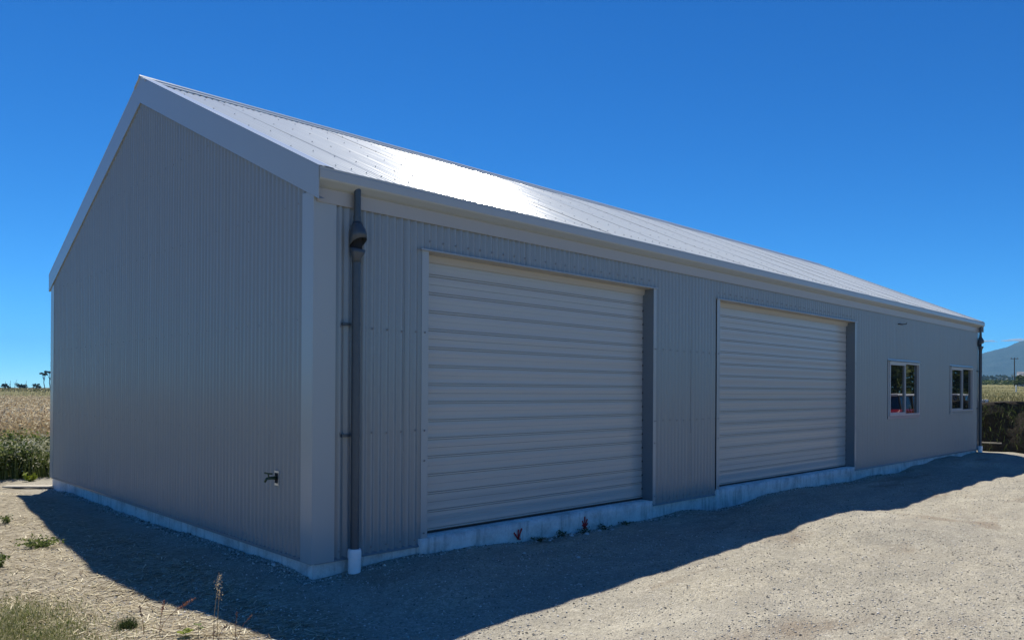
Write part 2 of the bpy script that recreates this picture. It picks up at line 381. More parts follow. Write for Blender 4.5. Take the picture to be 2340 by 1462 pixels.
# red sprayed arrows on the threshold
def arrow(cx, cz, sc, strokes):
    mb = MB()
    for (a0, b0, a1, b1, w) in strokes:
        p = Vector((a0, 0, b0)); q = Vector((a1, 0, b1)); d = (q-p).normalized(); t = Vector((-d.z, 0, d.x))*w*.5
        pts = []; K = 5
        L1 = []; L2 = []
        for i in range(K+1):
            c_ = p + (q-p)*i/K; jw = random.uniform(.7, 1.25)
            L1.append(c_ + t*jw); L2.append(c_ - t*jw)
        ring = [Vector((cx + v_.x*sc, -.044, cz + v_.z*sc)) for v_ in L1 + L2[::-1]]
        mb.prism(ring, (0,0,0), (0,.004,0))
    return mb.build('paint_mark', M['redpaint'], slab)
arrow(2.27, -.068, .105, [(-.55,.30,0,-.35,.16),(0.02,.55,0,-.35,.15),(.5,.6,0.02,-.35,.16),(-.1,-.35,.35,-.42,.12)])
arrow(3.30, -.075, .105, [(-.4,.35,0,-.35,.15),(0,.75,0,-.35,.16),(.4,.45,0.02,-.35,.15),(-.42,-.1,0,-.38,.13),(.5,0,0.02,-.38,.14),(-.3,-.45,.4,-.45,.14)])

# --- corrugated sheet maker
AMP = .0105
def corr(s0, s1, t_lo, t_hi, place, rows=5, per=10, ph=0.0, seed=0):
    """corrugations vary along s, run along t; place(s, t, h) -> xyz"""
    n_ = max(2, int(round((s1-s0)/PITCH*per))); v = []; f = []
    rj = random.Random(seed)
    jit = {}
    for i in range(n_+1):
        s = s0 + (s1-s0)*i/n_; k = int((s+ph)/PITCH)
        if k not in jit: jit[k] = (rj.uniform(.9, 1.08), rj.uniform(-.0006, .0006))
        a, b_ = jit[k]; h0 = math.cos(2*math.pi*(s+ph)/PITCH)*AMP*a
        lo, hi = t_lo(s), t_hi(s)
        for j in range(rows+1):
            t = lo + (hi-lo)*j/rows
            h = h0 + .0011*math.sin(t*2.3 + s*1.7 + seed) + .0006*math.sin(t*7.1+k*2.4)
            v.append(place(s, t, h))
    for i in range(n_):
        for j in range(rows): f.append((i*(rows+1)+j, (i+1)*(rows+1)+j, (i+1)*(rows+1)+j+1, i*(rows+1)+j+1))
    return v, f
def sheets(name, parent, m, a, b, spans, place, rows=5, per=10, width=.762):
    s = a; k = 0
    while s < b - 1e-4:
        e = min(s + width, b); last = None; mb = MB()
        for (x0, x1, lo, hi) in spans:
            p0, p1 = max(s, x0), min(e, x1)
            if p1 - p0 > .01:
                if last is not None and abs(last - p0) < 1e-3 and False: pass
                if mb.v and (name == 'wall_sheet' and parent.name == 'front_wall'): mb.build(name, m, parent, True); mb = MB()
                v, f = corr(p0, p1, lo, hi, lambda S_, T, H, k=k: place(S_, T, H + (.003 if name == 'roof_sheet' else .0012)*(k % 2)), rows, per, seed=k)
                mb.add(v, f)
        if mb.v: mb.build(name, m, parent, True)
        s = e; k += 1
K_ = lambda c_: (lambda s: c_)
TOPZ = 2.93
# long wall
lw = obj('front_wall')
W1 = (12.30, 14.06, .87, 2.01); W2 = (16.10, 17.86, .90, 2.00)
spans = [(.19, D1A, K_(0), K_(TOPZ)), (D1A, D1B, K_(DT+.0), K_(TOPZ)), (D1B, D2A, K_(0), K_(TOPZ)), (D2A, D2B, K_(DT), K_(TOPZ)),
         (D2B, W1[0], K_(0), K_(TOPZ)), (W1[0], W1[1], K_(0), K_(W1[2]+.01)), (W1[0], W1[1], K_(W1[3]-.01), K_(TOPZ)),
         (W1[1], W2[0], K_(0), K_(TOPZ)), (W2[0], W2[1], K_(0), K_(W2[2]+.01)), (W2[0], W2[1], K_(W2[3]-.01), K_(TOPZ)), (W2[1], L-.02, K_(0), K_(TOPZ))]
sheets('wall_sheet', lw, M['wall'], .12, L-.02, spans, lambda s, t, h: (s, -.012-h, t), 6, 12)
# gable wall near (X=0): h toward -X
gw = obj('gable_wall')
gtop = lambda y: 5.05 - SL*abs(y-4) - .10
sheets('wall_sheet', gw, M['wall'], .10, WD-.02, [(.10, 4, K_(0), gtop), (4, WD-.02, K_(0), gtop)], lambda s, t, h: (-.012-h, s, t), 6, 12)
# back and far walls (plain sheets), never seen but they close the building
bw = obj('rear_wall'); sheets('wall_sheet', bw, M['wall'], 0.02, L-.02, [(0, L, K_(0), K_(TOPZ+.15))], lambda s, t, h: (s, WD+.012+h, t), 1, 6)
fw = obj('far_gable_wall'); sheets('wall_sheet', fw, M['wall'], 0.02, WD-.02, [(0, 4, K_(0), gtop), (4, WD, K_(0), gtop)], lambda s, t, h: (L+.002+h, s, t), 1, 6)
# corner flashings
def ang(name, pts, z0, z1, parent, m, th=.003):
    """bent flashing: a folded strip following pts (xy), with thickness"""
    mb = MB(); n_ = len(pts)
    P = [Vector((p[0], p[1], 0)) for p in pts]
    mb.strip([Vector((p.x, p.y, z0)) for p in P], (0, 0, z1-z0))
    o = mb.build(name, m, parent); sm = o.modifiers.new('solid', 'SOLIDIFY'); sm.thickness = th; sm.offset = 0
    return o
ang('corner_flashing', [(-.018,.155),(-.026,.152),(-.026,-.026),(.178,-.026),(.180,-.016)], -.012, 2.97, gw, M['trim'])
ang('corner_flashing', [(L-.13,-.018),(L-.13,-.025),(L+.014,-.025),(L+.014,.13)], -.01, 2.95, lw, M['trim'])
ang('corner_flashing', [(-.018,WD-.15),(-.026,WD-.15),(-.026,WD+.026),(.15,WD+.026)], -.012, 2.97, gw, M['trim'])
# base flashings (small drip angle), coloured dark to draw the drip shadow line
def drip(x0, x1):
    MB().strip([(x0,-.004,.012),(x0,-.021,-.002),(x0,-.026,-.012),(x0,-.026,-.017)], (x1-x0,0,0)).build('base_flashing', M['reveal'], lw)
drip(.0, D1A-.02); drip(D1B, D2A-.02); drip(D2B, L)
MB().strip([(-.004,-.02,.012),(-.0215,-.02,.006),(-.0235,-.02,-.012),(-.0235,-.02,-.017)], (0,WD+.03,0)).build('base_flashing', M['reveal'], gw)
# fascia band under the gutter
MB().prism([(0.0,-.030,2.885),(0,-.036,2.885),(0,-.036,3.03),(0,.02,3.05),(0,.02,3.03),(0,-.030,3.02)], (-.02,0,0), (L+.0,0,0)).build('fascia', M['soffit'], lw)

# --- openings
def door(a, b):
    d = obj('roller_door')
    z0, z1 = .075, DT
    yc = .13
    # slats: each a folded strip
    h = .1685; k = 0; z = z0
    prof = [(0,0),(.0005,-.014),(.0065,-.014),(.0075,.004),(.019,.004),(.0200,-.014),(.0275,-.014),(.028,.0015),(.060,.0),(.0955,.0010),(.0965,-.0016),(.0995,-.0016),(.1005,0),(.135,.0015),(.1685,0)]
    rj = random.Random(int(a*10))
    while z < z1 - .03:
        pts = []
        tilt = rj.uniform(-.0012, .0012)
        big = (k % 3 == 1)
        for (dz, o_) in prof:
            if z + dz > z1 - .002: break
            oo = o_*(4 if (big and .096 < dz < .1) else 1)
            pts.append((0, yc - oo + tilt*dz/h, z+dz))
        if len(pts) < 2: break
        nseg = 8; mb = MB()
        v = []; f = []
        for i in range(nseg+1):
            x = a+.075 + (b-.02-a-.075)*i/nseg
            for q in pts: v.append((x, q[1] + rj.uniform(-.0002, .0002), q[2]))
        m_ = len(pts)
        for i in range(nseg):
            for j in range(m_-1): f.append((i*m_+j, (i+1)*m_+j, (i+1)*m_+j+1, i*m_+j+1))
        mb.add(v, f).build('slat', M['door'], d)
        z += h; k += 1
    MB().box(a+.072, b-.02, yc-.012, yc+.02, .058, .074).build('bottom_seal', M['rubber'], d)
    # left jamb: face flashing with return; right jamb: deep reveal and narrow face
    MB().prism([(a-.005,-.028,0),(a+.07,-.028,0),(a+.07,.12,0),(a+.064,.12,0),(a+.064,-.022,0),(a-.005,-.022,0)], (0,0,-.01), (0,0,DT+.0)).build('jamb', M['trim'], d)
    MB().prism([(b+.045,-.028,0),(b-.010,-.028,0),(b-.010,-.021,0),(b+.045,-.021,0)], (0,0,-.01), (0,0,DT+.0)).build('jamb', M['trim'], d)
    MB().prism([(b-.012,-.026,0),(b-.022,.155,0),(b-.016,.155,0),(b-.006,-.020,0),(b-.0105,-.020,0),(b-.0105,-.026,0)], (0,0,-.01), (0,0,DT+.0)).build('reveal', M['reveal'], d)  # reveal darker than the jamb face, its shade put into the colour
    # head: drip lip plus sloping soffit down to the curtain
    MB().prism([(0,-.020,DT+.014),(0,-.026,DT+.014),(0,-.050,DT+.008),(0,-.052,DT-.006),(0,-.047,DT-.006),(0,-.02,DT-.002)], (a-.03,0,0), (b+.05,0,0)).build('head_flashing', M['trim'], d).location = (a-.03, 0, 0)
    MB().prism([(0,-.02,DT-.002),(0,-.02,DT-.006),(0,.095,DT-.012),(0,.108,DT-.075),(0,.114,DT-.075),(0,.114,DT+.02)], (a+.072,0,0), (b-.02,0,0)).build('head_soffit', M['soffit'], d).location = (a+.072, 0, 0)
    # dark backing behind the curtain edges
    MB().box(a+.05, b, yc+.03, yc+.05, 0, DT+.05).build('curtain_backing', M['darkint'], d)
    # guide notches
    g_ = MB()
    for i in range(14): g_.box(b-.030, b-.019, yc-.014, yc-.004, z0+.1+i*h, z0+.118+i*h)
    tag(g_.build('guide_clips', M['rubber'], d), kind='stuff')
    return d
door(D1A, D1B); door(D2A, D2B)
# --- windows
def window(x0, x1, z0, z1):
    w = obj('window'); y = -.034
    gx0, gx1, gz0, gz1 = x0+.05, x1-.03, z0+.06, z1-.02       # frame outer
    MB().box(x0, gx0, -.028, -.022, z0, z1).box(gx0, x1+.0, -.028, -.022, z0, gz0-.002).box(gx1+.002, x1, -.028, -.022, gz0-.002, z1).build('flashing', M['trim'], w)
    MB().prism([(0,-.020,z1+.03),(0,-.025,z1+.03),(0,-.028,z1+.006),(0,-.070,z1-.004),(0,-.070,z1-.014),(0,-.066,z1-.014),(0,-.02,z1-.003)], (0,0,0), (x1-x0+.03,0,0)).build('head_flashing', M['trim'], w).location = (x0-.015,0,0)
    fr = MB(); t = .035
    fr.box(gx0, gx0+t, y-.012, .05, gz0, gz1).box(gx1-t, gx1, y-.012, .05, gz0, gz1)
    fr.box(gx0+t, gx1-t, y-.0125, .05, gz1-t, gz1).box(gx0+t, gx1-t, y-.0125, .05, gz0, gz0+t).build('frame', M['alum'], w)
    mid = (gx0+gx1)/2
    # sliding sash (left, in front) and fixed lite (right, set back)
    s_ = MB(); q = .03; a_, b_ = gx0+t, mid+.03
    s_.box(a_, a_+q, y-.004, .0, gz0+t, gz1-t).box(b_-q, b_, y-.010, .0, gz0+t, gz1-t).box(a_+q, b_-q, y-.005, .0, gz1-t-q, gz1-t).box(a_+q, b_-q, y-.005, .0, gz0+t, gz0+t+q)
    sash = s_.build('sash', M['alum'], w)
    MB().box(a_+q, b_-q, -.016, -.010, gz0+t+q, gz1-t-q).build('pane', M['glass'], w)
    MB().box(b_+.003, b_+.025, -.02, .01, gz0+t, gz1-t).build('mullion', M['pipe'], w)
    MB().box(b_+.025, gx1-t, .002, .008, gz0+t, gz1-t).build('pane', M['glass'], w)
    MB().box(gx0, gx1, .052, .07, gz0, gz1).build('window_backing', M['darkint'], w)
window(*W1); window(*W2)
# small bracket on the wall above the first window
MB().box(12.82, 13.02, -.05, -.022, 2.735, 2.75).tube([(13.0,-.03,2.745),(13.06,-.10,2.75),(13.08,-.10,2.77)], .008, 6).build('wall_bracket', M['rubber'], lw)

# --- roof
rf = obj('roof')
nrm = Vector((0, -SL, 1)).normalized()
def roof_place(side):
    def f(s, t, h):   # t = horizontal distance from eave line
        y = -.10 + t if side < 0 else WD+.10 - t
        z = AZ_ - .028 - SL*(4 - y if side < 0 else y - 4)
        nn = Vector((0, side*SL, 1)).normalized(); h = h*.90
        return (s, y + nn.y*h, z + nn.z*h)
    return f
sheets('roof_sheet', rf, M['roof'], -.005, L+.03, [(-1, L+1, K_(0), K_(4.095))], roof_place(-1), 6, 12)
sheets('roof_sheet', rf, M['roof'], -.005, L+.03, [(-1, L+1, K_(0), K_(4.095))], roof_place(1), 2, 6)
# ridge capping: both flanges plus a raised roll, edge scalloped over the corrugations
v = []; f = []; nR = int((L+.10)/.0127)
prof = [(-.175,0,1),(-.172,.006,0),(-.035,.006,0),(-.026,.020,0),(0,.030,0),(.026,.020,0),(.035,.006,0),(.172,.006,0),(.175,0,1)]
for i in range(nR+1):
    x = -.05 + (L+.10)*i/nR; sc_ = (.5+.5*math.cos(2*math.pi*x/PITCH))
    for (dy, dz, e) in prof:
        y = 4+dy; z = AZ_ - .010 - SL*abs(dy) + dz
        if e: z -= .016*(1-sc_)
        v.append((x, y, z))
m_ = len(prof)
for i in range(nR):
    for j in range(m_-1): f.append((i*m_+j, (i+1)*m_+j, (i+1)*m_+j+1, i*m_+j+1))
rc = mk('ridge_cap', v, f, M['roof'], rf); sm = rc.modifiers.new('s', 'SOLIDIFY'); sm.thickness = .002
# barge capping on top of the sheets and barge board faces
def barge(xo, xi, xf, name):
    # xo outer face x, xi inner edge of the top flange
    for sgn in (-1, 1):
        ye = -.12 if sgn < 0 else WD+.12
        zt = AZ_ - SL*4.12
        top_a, top_b = Vector((xo, 4, AZ_)), Vector((xo, ye, zt))
        dn_a, dn_b = Vector((xo, 4, 4.742)), Vector((xo, ye, 2.885))
        dx = .006 if xo < 1 else -.006
        lipx = -dx*2.2
        mb = MB()
        # face with shallow thickness, small out-turned lip at the bottom
        mb.add([top_a, top_b, dn_b, dn_a, top_a+Vector((dx,0,0)), top_b+Vector((dx,0,0)), dn_b+Vector((dx,0,0)), dn_a+Vector((dx,0,0))],
               [(0,1,2,3),(7,6,5,4),(0,4,5,1),(1,5,6,2),(2,6,7,3)])
        o_ = mb.build('barge_board', M['trim'], rf)
        inw = Vector((.055 if xo < 1 else -.055, 0, .01))
        MB().add([dn_a+Vector((0,0,-.001)), dn_b+Vector((0,0,-.001)), dn_b+inw*1.0, dn_a+inw*1.0],
                 [(0,1,2,3)]).build('barge_lip', M['trim'], rf)
        # top flange
        e = Vector((xi-xo, 0, 0)); mb = MB()
        t0, t1 = top_a + Vector((0,0,.004)), top_b + Vector((0,0,.004))
        mb.add([t0, t1, t1+e*.5+Vector((0,0,.004)), t0+e*.5+Vector((0,0,.004)), t1+e+Vector((0,0,.001)), t0+e+Vector((0,0,.001)), t1+e+Vector((0,0,-.022)), t0+e+Vector((0,0,-.022)), t0+Vector((0,0,-.006)), t1+Vector((0,0,-.006))],
               [(0,1,2,3),(3,2,4,5),(5,4,6,7),(0,8,9,1)])
        q = mb.build('barge_cap', M['roof'], rf); s__ = q.modifiers.new('s', 'SOLIDIFY'); s__.thickness = .002
barge(-.038, .10, 0, 'near'); barge(L+.06, L-.08, 0, 'far')
# gutters (quad profile), front and rear
def gutter(y0, sgn, x0, x1):
    P = [(y0+sgn*.03, 3.00), (y0+sgn*.070, 3.012), (y0+sgn*.120, 3.045), (y0+sgn*.128, 3.055), (y0+sgn*.128, 3.118), (y0+sgn*.122, 3.124), (y0+sgn*.124, 3.140), (y0+sgn*.114, 3.146), (y0+sgn*.110, 3.138)]
    mb = MB(); mb.strip([(x0, y_, z_) for y_, z_ in P], (x1-x0, 0, 0))
    o_ = mb.build('gutter', M['gutter'], rf); s__ = o_.modifiers.new('s', 'SOLIDIFY'); s__.thickness = .0025
    for x in (x0, x1):
        MB().prism([(x, y_, z_) for y_, z_ in P[:7]] + [(x, y0+sgn*.03, 3.13)], (0,0,0), (.003,0,0)).build('gutter_end', M['gutter'], rf)
gutter(0, -1, -.030, L+.12); gutter(WD, 1, -.030, L+.12)
# screws
def screws(pts, normal, name, parent, r=.0085, h=.007, m='screw'):
    nn = Vector(normal).normalized(); a = nn.orthogonal().normalized(); c_ = nn.cross(a); mb = MB()
    for p in pts:
        p = Vector(p)
        r1 = [p + (a*math.cos(k*math.pi/3)+c_*math.sin(k*math.pi/3))*r*1.35 for k in range(6)]
        r2 = [q + nn*h*.35 for q in r1]
        r3 = [p + nn*h*.35 + (a*math.cos(k*math.pi/3)+c_*math.sin(k*math.pi/3))*r*.8 for k in range(6)]
        r4 = [q + nn*h for q in r3]
        mb.rings([r1, r2, r3, r4])
    tag(mb.build(name, M[m], parent), kind='stuff')
pts = []
rp = roof_place(-1)
for ti, t in enumerate([.30, .95, 1.80, 2.65, 3.45, 3.98]):
    k = 0
    while k*PITCH < L:
        step = 2 if ti in (0, 5) else 3
        pts.append(rp(k*PITCH + .0, t + random.uniform(-.012, .012), AMP+.0035)); k += step
screws(pts, nrm, 'roof_screws', rf, .0055, .006, 'screw2')
def cr(x): return round(x/PITCH)*PITCH
far_pts = []; pts = []
for z in (.055, 1.02, 1.90):
    for (x0, x1) in ((.24, D1A-.02), (D1B+.08, D2A-.02)):
        x = cr(x0)
        while x < x1: pts.append((x, -.012-AMP-.0022, z + random.uniform(-.006, .006))); x += PITCH*2
    if z != 1.02 or 1:
        x = cr(D2B+.1)
        while x < L-.2:
            if not (W1[0]-.05 < x < W1[1]+.05 and W1[2] < z < W1[3]+.05) and not (W2[0]-.05 < x < W2[1]+.05 and W2[2] < z < W2[3]+.05):
                far_pts.append((x, -.012-AMP-.0010, z))
            x += PITCH*3
for (x0, x1) in ((D1A, D1B), (D2A, D2B)):
    x = cr(x0+.06)
    while x < x1: pts.append((x, -.012-AMP-.0022, DT+.085)); x += PITCH*2
for dx_ in (D1A+.03, D1B+.02, D2A+.03, D2B+.02):
    for z in (.1, .75, 1.02, 1.90): pts.append((dx_, -.030, z))
screws(pts, (0,-1,0), 'wall_screws', lw, .0065, .007)
screws(far_pts, (0,-1,0), 'wall_screws', lw, .004, .004, 'screw2')
pts = []
for z in (.06, 1.0, 1.95, 2.9, 3.8):
    y = cr(.23)
    while y < WD-.2:
        if z < gtop(y)-.2: pts.append((-.012-AMP-.0022, y, z + random.uniform(-.006, .006)))
        y += PITCH*3
screws(pts, (-1,0,0), 'gable_screws', gw, .0045, .005, 'screw2')

# --- downpipes with leaf-catcher rain heads
def circ(cx, cy, rx, ry, z, n_=20, tilt=(0, 0), p=2.0):
    o_ = []
    for k in range(n_):
        t = 2*math.pi*k/n_; c_, s_ = math.cos(t), math.sin(t)
        x = rx*math.copysign(abs(c_)**(2/p), c_); y = ry*math.copysign(abs(s_)**(2/p), s_)
        o_.append((cx+x, cy+y, z + tilt[0]*x + tilt[1]*y))
    return o_
def downpipe(px, mirror=1):
    d = obj('downpipe'); yb = -.083; yu = -.075
    cx = px + .008
    MB().rings([circ(cx, -.082, .029, .028, 3.045), circ(cx, -.080, .029, .028, 2.80)], False).build('upper_pipe', M['pipe'], d, True)
    MB().rings([circ(cx, -.080, .0325, .031, 2.815), circ(cx, -.080, .0325, .031, 2.755)], False).build('collar', M['pipe'], d, True)
    tl = (.16, -.62)      # the mouth of the leaf catcher faces out from the wall
    hood = MB().rings([circ(cx, -.080, .0325, .031, 2.765, 28), circ(cx, -.083, .044, .041, 2.735, 28, (0,0), 2.3), circ(cx, -.088, .060, .055, 2.695, 28, (.02,-.1), 2.6),
                circ(cx, -.091, .064, .060, 2.66, 28, (.06,-.3), 2.8), circ(cx+.002, -.092, .065, .061, 2.590, 28, tl, 2.8)], False).build('rain_head_hood', M['pipe'], d, True)
    s_ = hood.modifiers.new('s', 'SOLIDIFY'); s_.thickness = .003
    cup = MB().rings([circ(px, yb, .0375, .0375, 2.43, 28), circ(px, yb-.001, .039, .038, 2.465, 28), circ(px+.004, -.088, .056, .052, 2.505, 28, (-.03, .1), 2.6), circ(px+.006, -.091, .061, .058, 2.545, 28, (-.05,.22), 2.8)], False).build('rain_head_cup', M['pipe'], d, True)
    s_ = cup.modifiers.new('s', 'SOLIDIFY'); s_.thickness = .003
    MB().rings([circ(cx, -.070, .050, .036, 2.50, 16), circ(cx, -.070, .050, .036, 2.64, 16)]).build('rain_head_dark_plug', M['hollow'], d)  # solid dark plug added so the mouth reads as shaded
    MB().rings([circ(px, yb, .0355, .0355, 2.445), circ(px, yb, .0355, .0355, .02)], False).build('lower_pipe', M['pipe'], d, True)
    for z in (1.92, 1.005):
        MB().rings([circ(px, yb, .038, .038, z+.012), circ(px, yb, .038, .038, z-.012)], False).box(px-.105, px-.030, -.052, -.030, z-.010, z+.012).box(px+.03, px+.062, -.052, -.030, z-.010, z+.012).build('pipe_bracket', M['pipe'], d, False)
    return d
PX = .335
dp1 = downpipe(PX); dp2 = downpipe(L-.06)
for p_, lab in ((PX, 'white plastic stormwater riser under the downpipe nearest the shed corner'), (L-.06, 'small white plastic stormwater riser under the far end downpipe')):
    r0 = empty('stormwater_riser', (p_, -.083, -.17)); tag(r0, lab, 'pipe', 'stormwater risers under the downpipes')
    MB().rings([circ(0, 0, .052, .052, -.2, 24), circ(0, 0, .052, .052, .21, 24)], False).build('pipe', M['pvc'], r0, True)
    MB().rings([circ(0,0,.052,.052,.170,24), circ(0,0,.0565,.0565,.172,24), circ(0,0,.0565,.0565,.225,24), circ(0,0,.052,.052,.245,24), circ(0,0,.046,.046,.245,24), circ(0,0,.040,.040,.247,24), circ(0,0,.039,.039,.20,24)], False).build('collar', M['pvc'], r0, False)

# --- garden tap through the gable cladding
tp = obj('garden_tap')
MB().box(-.030, -.021, .525, .600, .565, .690).build('wall_plate', M['galv'], tp)
MB().box(-.034, -.0302, .538, .588, .585, .672).build('cut_opening', M['hollow'], tp)
MB().tube([(-.03,.56,.630),(-.075,.56,.632),(-.12,.56,.630),(-.135,.565,.600)], [.016,.013,.011,.010], 10).build('spout', M['brass'], tp, True)
MB().tube([(-.10,.56,.636),(-.105,.56,.668)], .006, 6).tube([(-.085,.53,.67),(-.105,.56,.672),(-.125,.59,.676)], .007, 6).build('handle', M['brass'], tp, True)

# ---------------------------------------------------------------- plants
def blades(name, x, y, h, w, m, lean=.35, parent=None, z=None, seg=3):
    k = len(x); z = (ghz(x, y) - .01) if z is None else z
    a = RNG.uniform(0, 6.283, k); b_ = RNG.uniform(0, 6.283, k); ln = RNG.uniform(.05, 1, k)*lean*h
    ts = np.linspace(0, 1, seg+1); V = []
    for i, t in enumerate(ts):
        cx = x + np.cos(b_)*ln*t*t; cy = y + np.sin(b_)*ln*t*t; cz = z + h*(t - .18*t*t*ln/np.maximum(h, .01)*1.5)
        ww = w*(1 - t**1.6)*.5 if i < seg else w*0
        if i < seg:
            V.append(np.stack([cx - np.cos(a)*ww, cy - np.sin(a)*ww, cz], -1)); V.append(np.stack([cx + np.cos(a)*ww, cy + np.sin(a)*ww, cz], -1))
        else: V.append(np.stack([cx, cy, cz], -1))
    nv = 2*seg+1; V = np.stack(V, 1).reshape(-1, 3); base = np.arange(k)[:, None]*nv
    F4 = np.concatenate([base + np.array([[2*i, 2*i+1, 2*i+3, 2*i+2]]) for i in range(seg-1)])
    F3 = base + np.array([[2*seg-2, 2*seg-1, 2*seg]])
    tips = V.reshape(k, nv, 3)[:, -1]
    return np_mesh(name, V, F4, F3, m, parent), tips
def leaves(name, c_, s, m, parent=None, flat=0.0, asp=.5):
    k = len(c_); d = RNG.normal(size=(k, 3)); d[:, 2] *= (1-flat); d /= np.linalg.norm(d, axis=1)[:, None]
    e = RNG.normal(size=(k, 3)); e = np.cross(d, e); e /= np.linalg.norm(e, axis=1)[:, None]; s = np.asarray(s).reshape(-1, 1)*np.ones((k, 1))
    V = np.stack([c_ - d*s, c_ + e*s*asp, c_ + d*s, c_ - e*s*asp], 1).reshape(-1, 3)
    return np_mesh(name, V, np.arange(k*4).reshape(-1, 4), None, m, parent)
def U(a, b, n_): return RNG.uniform(a, b, n_)

# tall dry seed-head grass beyond the left corner (field running away behind the shed)
def wedge(n_, d0, d1, a0, a1, p=1.0):
    d = d0 + (d1-d0)*RNG.uniform(0, 1, n_)**p; a = np.radians(RNG.uniform(a0, a1, n_))
    return CAM.x + d*np.cos(a), CAM.y + d*np.sin(a)
x, y = wedge(26000, 17.8, 62, 72, 90, 1.15); h = U(.65, 1.12, len(x))*(1+.25*vnoise(x, y, .25, 9)); 
o_, tips = blades('dry_grass', x, y, h, U(.006, .016, len(x)), M['drygrass'], .3)
tag(o_, 'tall dry brown grass filling the field beyond the far corner of the shed', 'grass', kind='stuff')
cc = np.repeat(tips, 5, 0) + RNG.normal(size=(len(tips)*5, 3))*np.array([.03, .03, .055]) - np.array([0, 0, .05])
o_ = leaves('seed_heads', cc, U(.016, .038, len(cc)), M['seed']); tag(o_, 'pinkish brown seed heads of the tall dry grass', 'grass', kind='stuff')
# green shrubby weeds in front of it
def leafy_weed(loc, h, r, nst, nl, ms, ml, label, cat='weed', group=None, ls=(.012, .03), name='weed', droop=.35):
    z0 = gz1(loc[0], loc[1]); root = empty(name, (loc[0], loc[1], z0)); tag(root, label, cat, group)
    mb = MB(); C = []
    for i in range(nst):
        a = random.uniform(0, 6.28); rr = r*random.uniform(.3, 1); hh = h*random.uniform(.45, 1)
        P = [Vector((.02*math.cos(a), .02*math.sin(a), -.01)), Vector((rr*.45*math.cos(a), rr*.45*math.sin(a), hh*.55)), Vector((rr*math.cos(a+.3), rr*math.sin(a+.3), hh))]
        mb.tube(P, [.004*h/.3+.001, .003*h/.3+.001, .001], 4)
        for _ in range(nl):
            t = random.uniform(.15, 1); q = P[0].lerp(P[1], t*2) if t < .5 else P[1].lerp(P[2], t*2-1)
            C.append(q + Vector((random.gauss(0, r*.13), random.gauss(0, r*.13), random.gauss(0, h*.06))))
    mb.build('stem', ms, root)
    tag(leaves('foliage', np.array([tuple(max_z(c_)) for c_ in C]), U(*ls, len(C)), ml, root, .3), kind='stuff')
    return root
def max_z(c_): return (c_.x, c_.y, max(c_.z, .004))
lab = ['dense dark green weed clump at the foot of the dry grass, nearest the shed wall',
 'green weed clump second from the shed wall below the dry grass', 'bushy green weed clump at the left edge of the view below the dry grass',
 'pale tipped green weed clump behind the front row, close to the shed corner', 'olive green weed clump behind the front row, left edge']
for i, (az, dd, h, r) in enumerate([(77.6, 15.9, .42, .40), (78.7, 15.7, .60, .42), (80.3, 15.5, .68, .5), (77.9, 16.9, .66, .45), (79.4, 16.9, .76, .5)]):
    a = math.radians(az); leafy_weed((CAM.x+dd*math.cos(a), CAM.y+dd*math.sin(a)), h, r, 34, 55, M['darkgreen'], M['green'] if i != 1 else M['darkgreen'], lab[i], 'weed', 'weed clumps at the edge of the dry field', (.02, .05))
for k_, az in enumerate((74.5, 82.5, 84.5)):
    a = math.radians(az); leafy_weed((CAM.x+16.2*math.cos(a), CAM.y+16.2*math.sin(a)), .8, .5, 20, 40, M['darkgreen'], M['green'], ['weed clump behind the far corner of the shed', 'weed clump just outside the left edge of the view', 'weed clump farthest left along the dry field'][k_], 'weed', 'weed clumps at the edge of the dry field', (.02, .05))
x, y = wedge(9000, 15.3, 17.9, 73, 87); h = U(.18, .72, len(x))*(.8+.5*vnoise(x, y, 1.1, 4)); o_, tips = blades('green_grass', x, y, h, U(.006, .014, len(x)), M['green'], .45)
tag(o_, 'rank green grass along the edge of the dry field', 'grass', kind='stuff')
cc = np.repeat(tips, 3, 0)[::2] ; cc = cc + RNG.normal(size=cc.shape)*.03
o_ = leaves('pale_seed_tips', cc, U(.012, .03, len(cc)), leafy('pale tips', [(0, (.30, .30, .16)), (1, (.62, .60, .44))], .4)); tag(o_, 'pale seed tips over the rank green grass', 'grass', kind='stuff')
leafy_weed((CAM.x+15.0*math.cos(math.radians(78.3)), CAM.y+15.0*math.sin(math.radians(78.3))), .16, .12, 6, 8, M['darkgreen'], M['lime'], 'low bright green broad-leaved weed at the edge of the bare earth', 'weed', None, (.03, .07))
# pasture tufts farther away, both sides
x, y = wedge(16000, 62, 260, 70, 92, 1.5); o_, _ = blades('pasture_grass', x, y, U(.15, .45, len(x)), U(.03, .09, len(x)), M['paddock'], .5)
tag(o_, 'yellow green pasture behind the dry field on the left', 'grass', kind='stuff')
x, y = wedge(22000, 31, 230, 4, 17, 1.5); o_, _ = blades('meadow_grass', x, y, U(.12, .35, len(x)), U(.02, .07, len(x)), M['paddock'], .5)
tag(o_, 'sunlit yellow green meadow beyond the bank on the right', 'grass', kind='stuff')

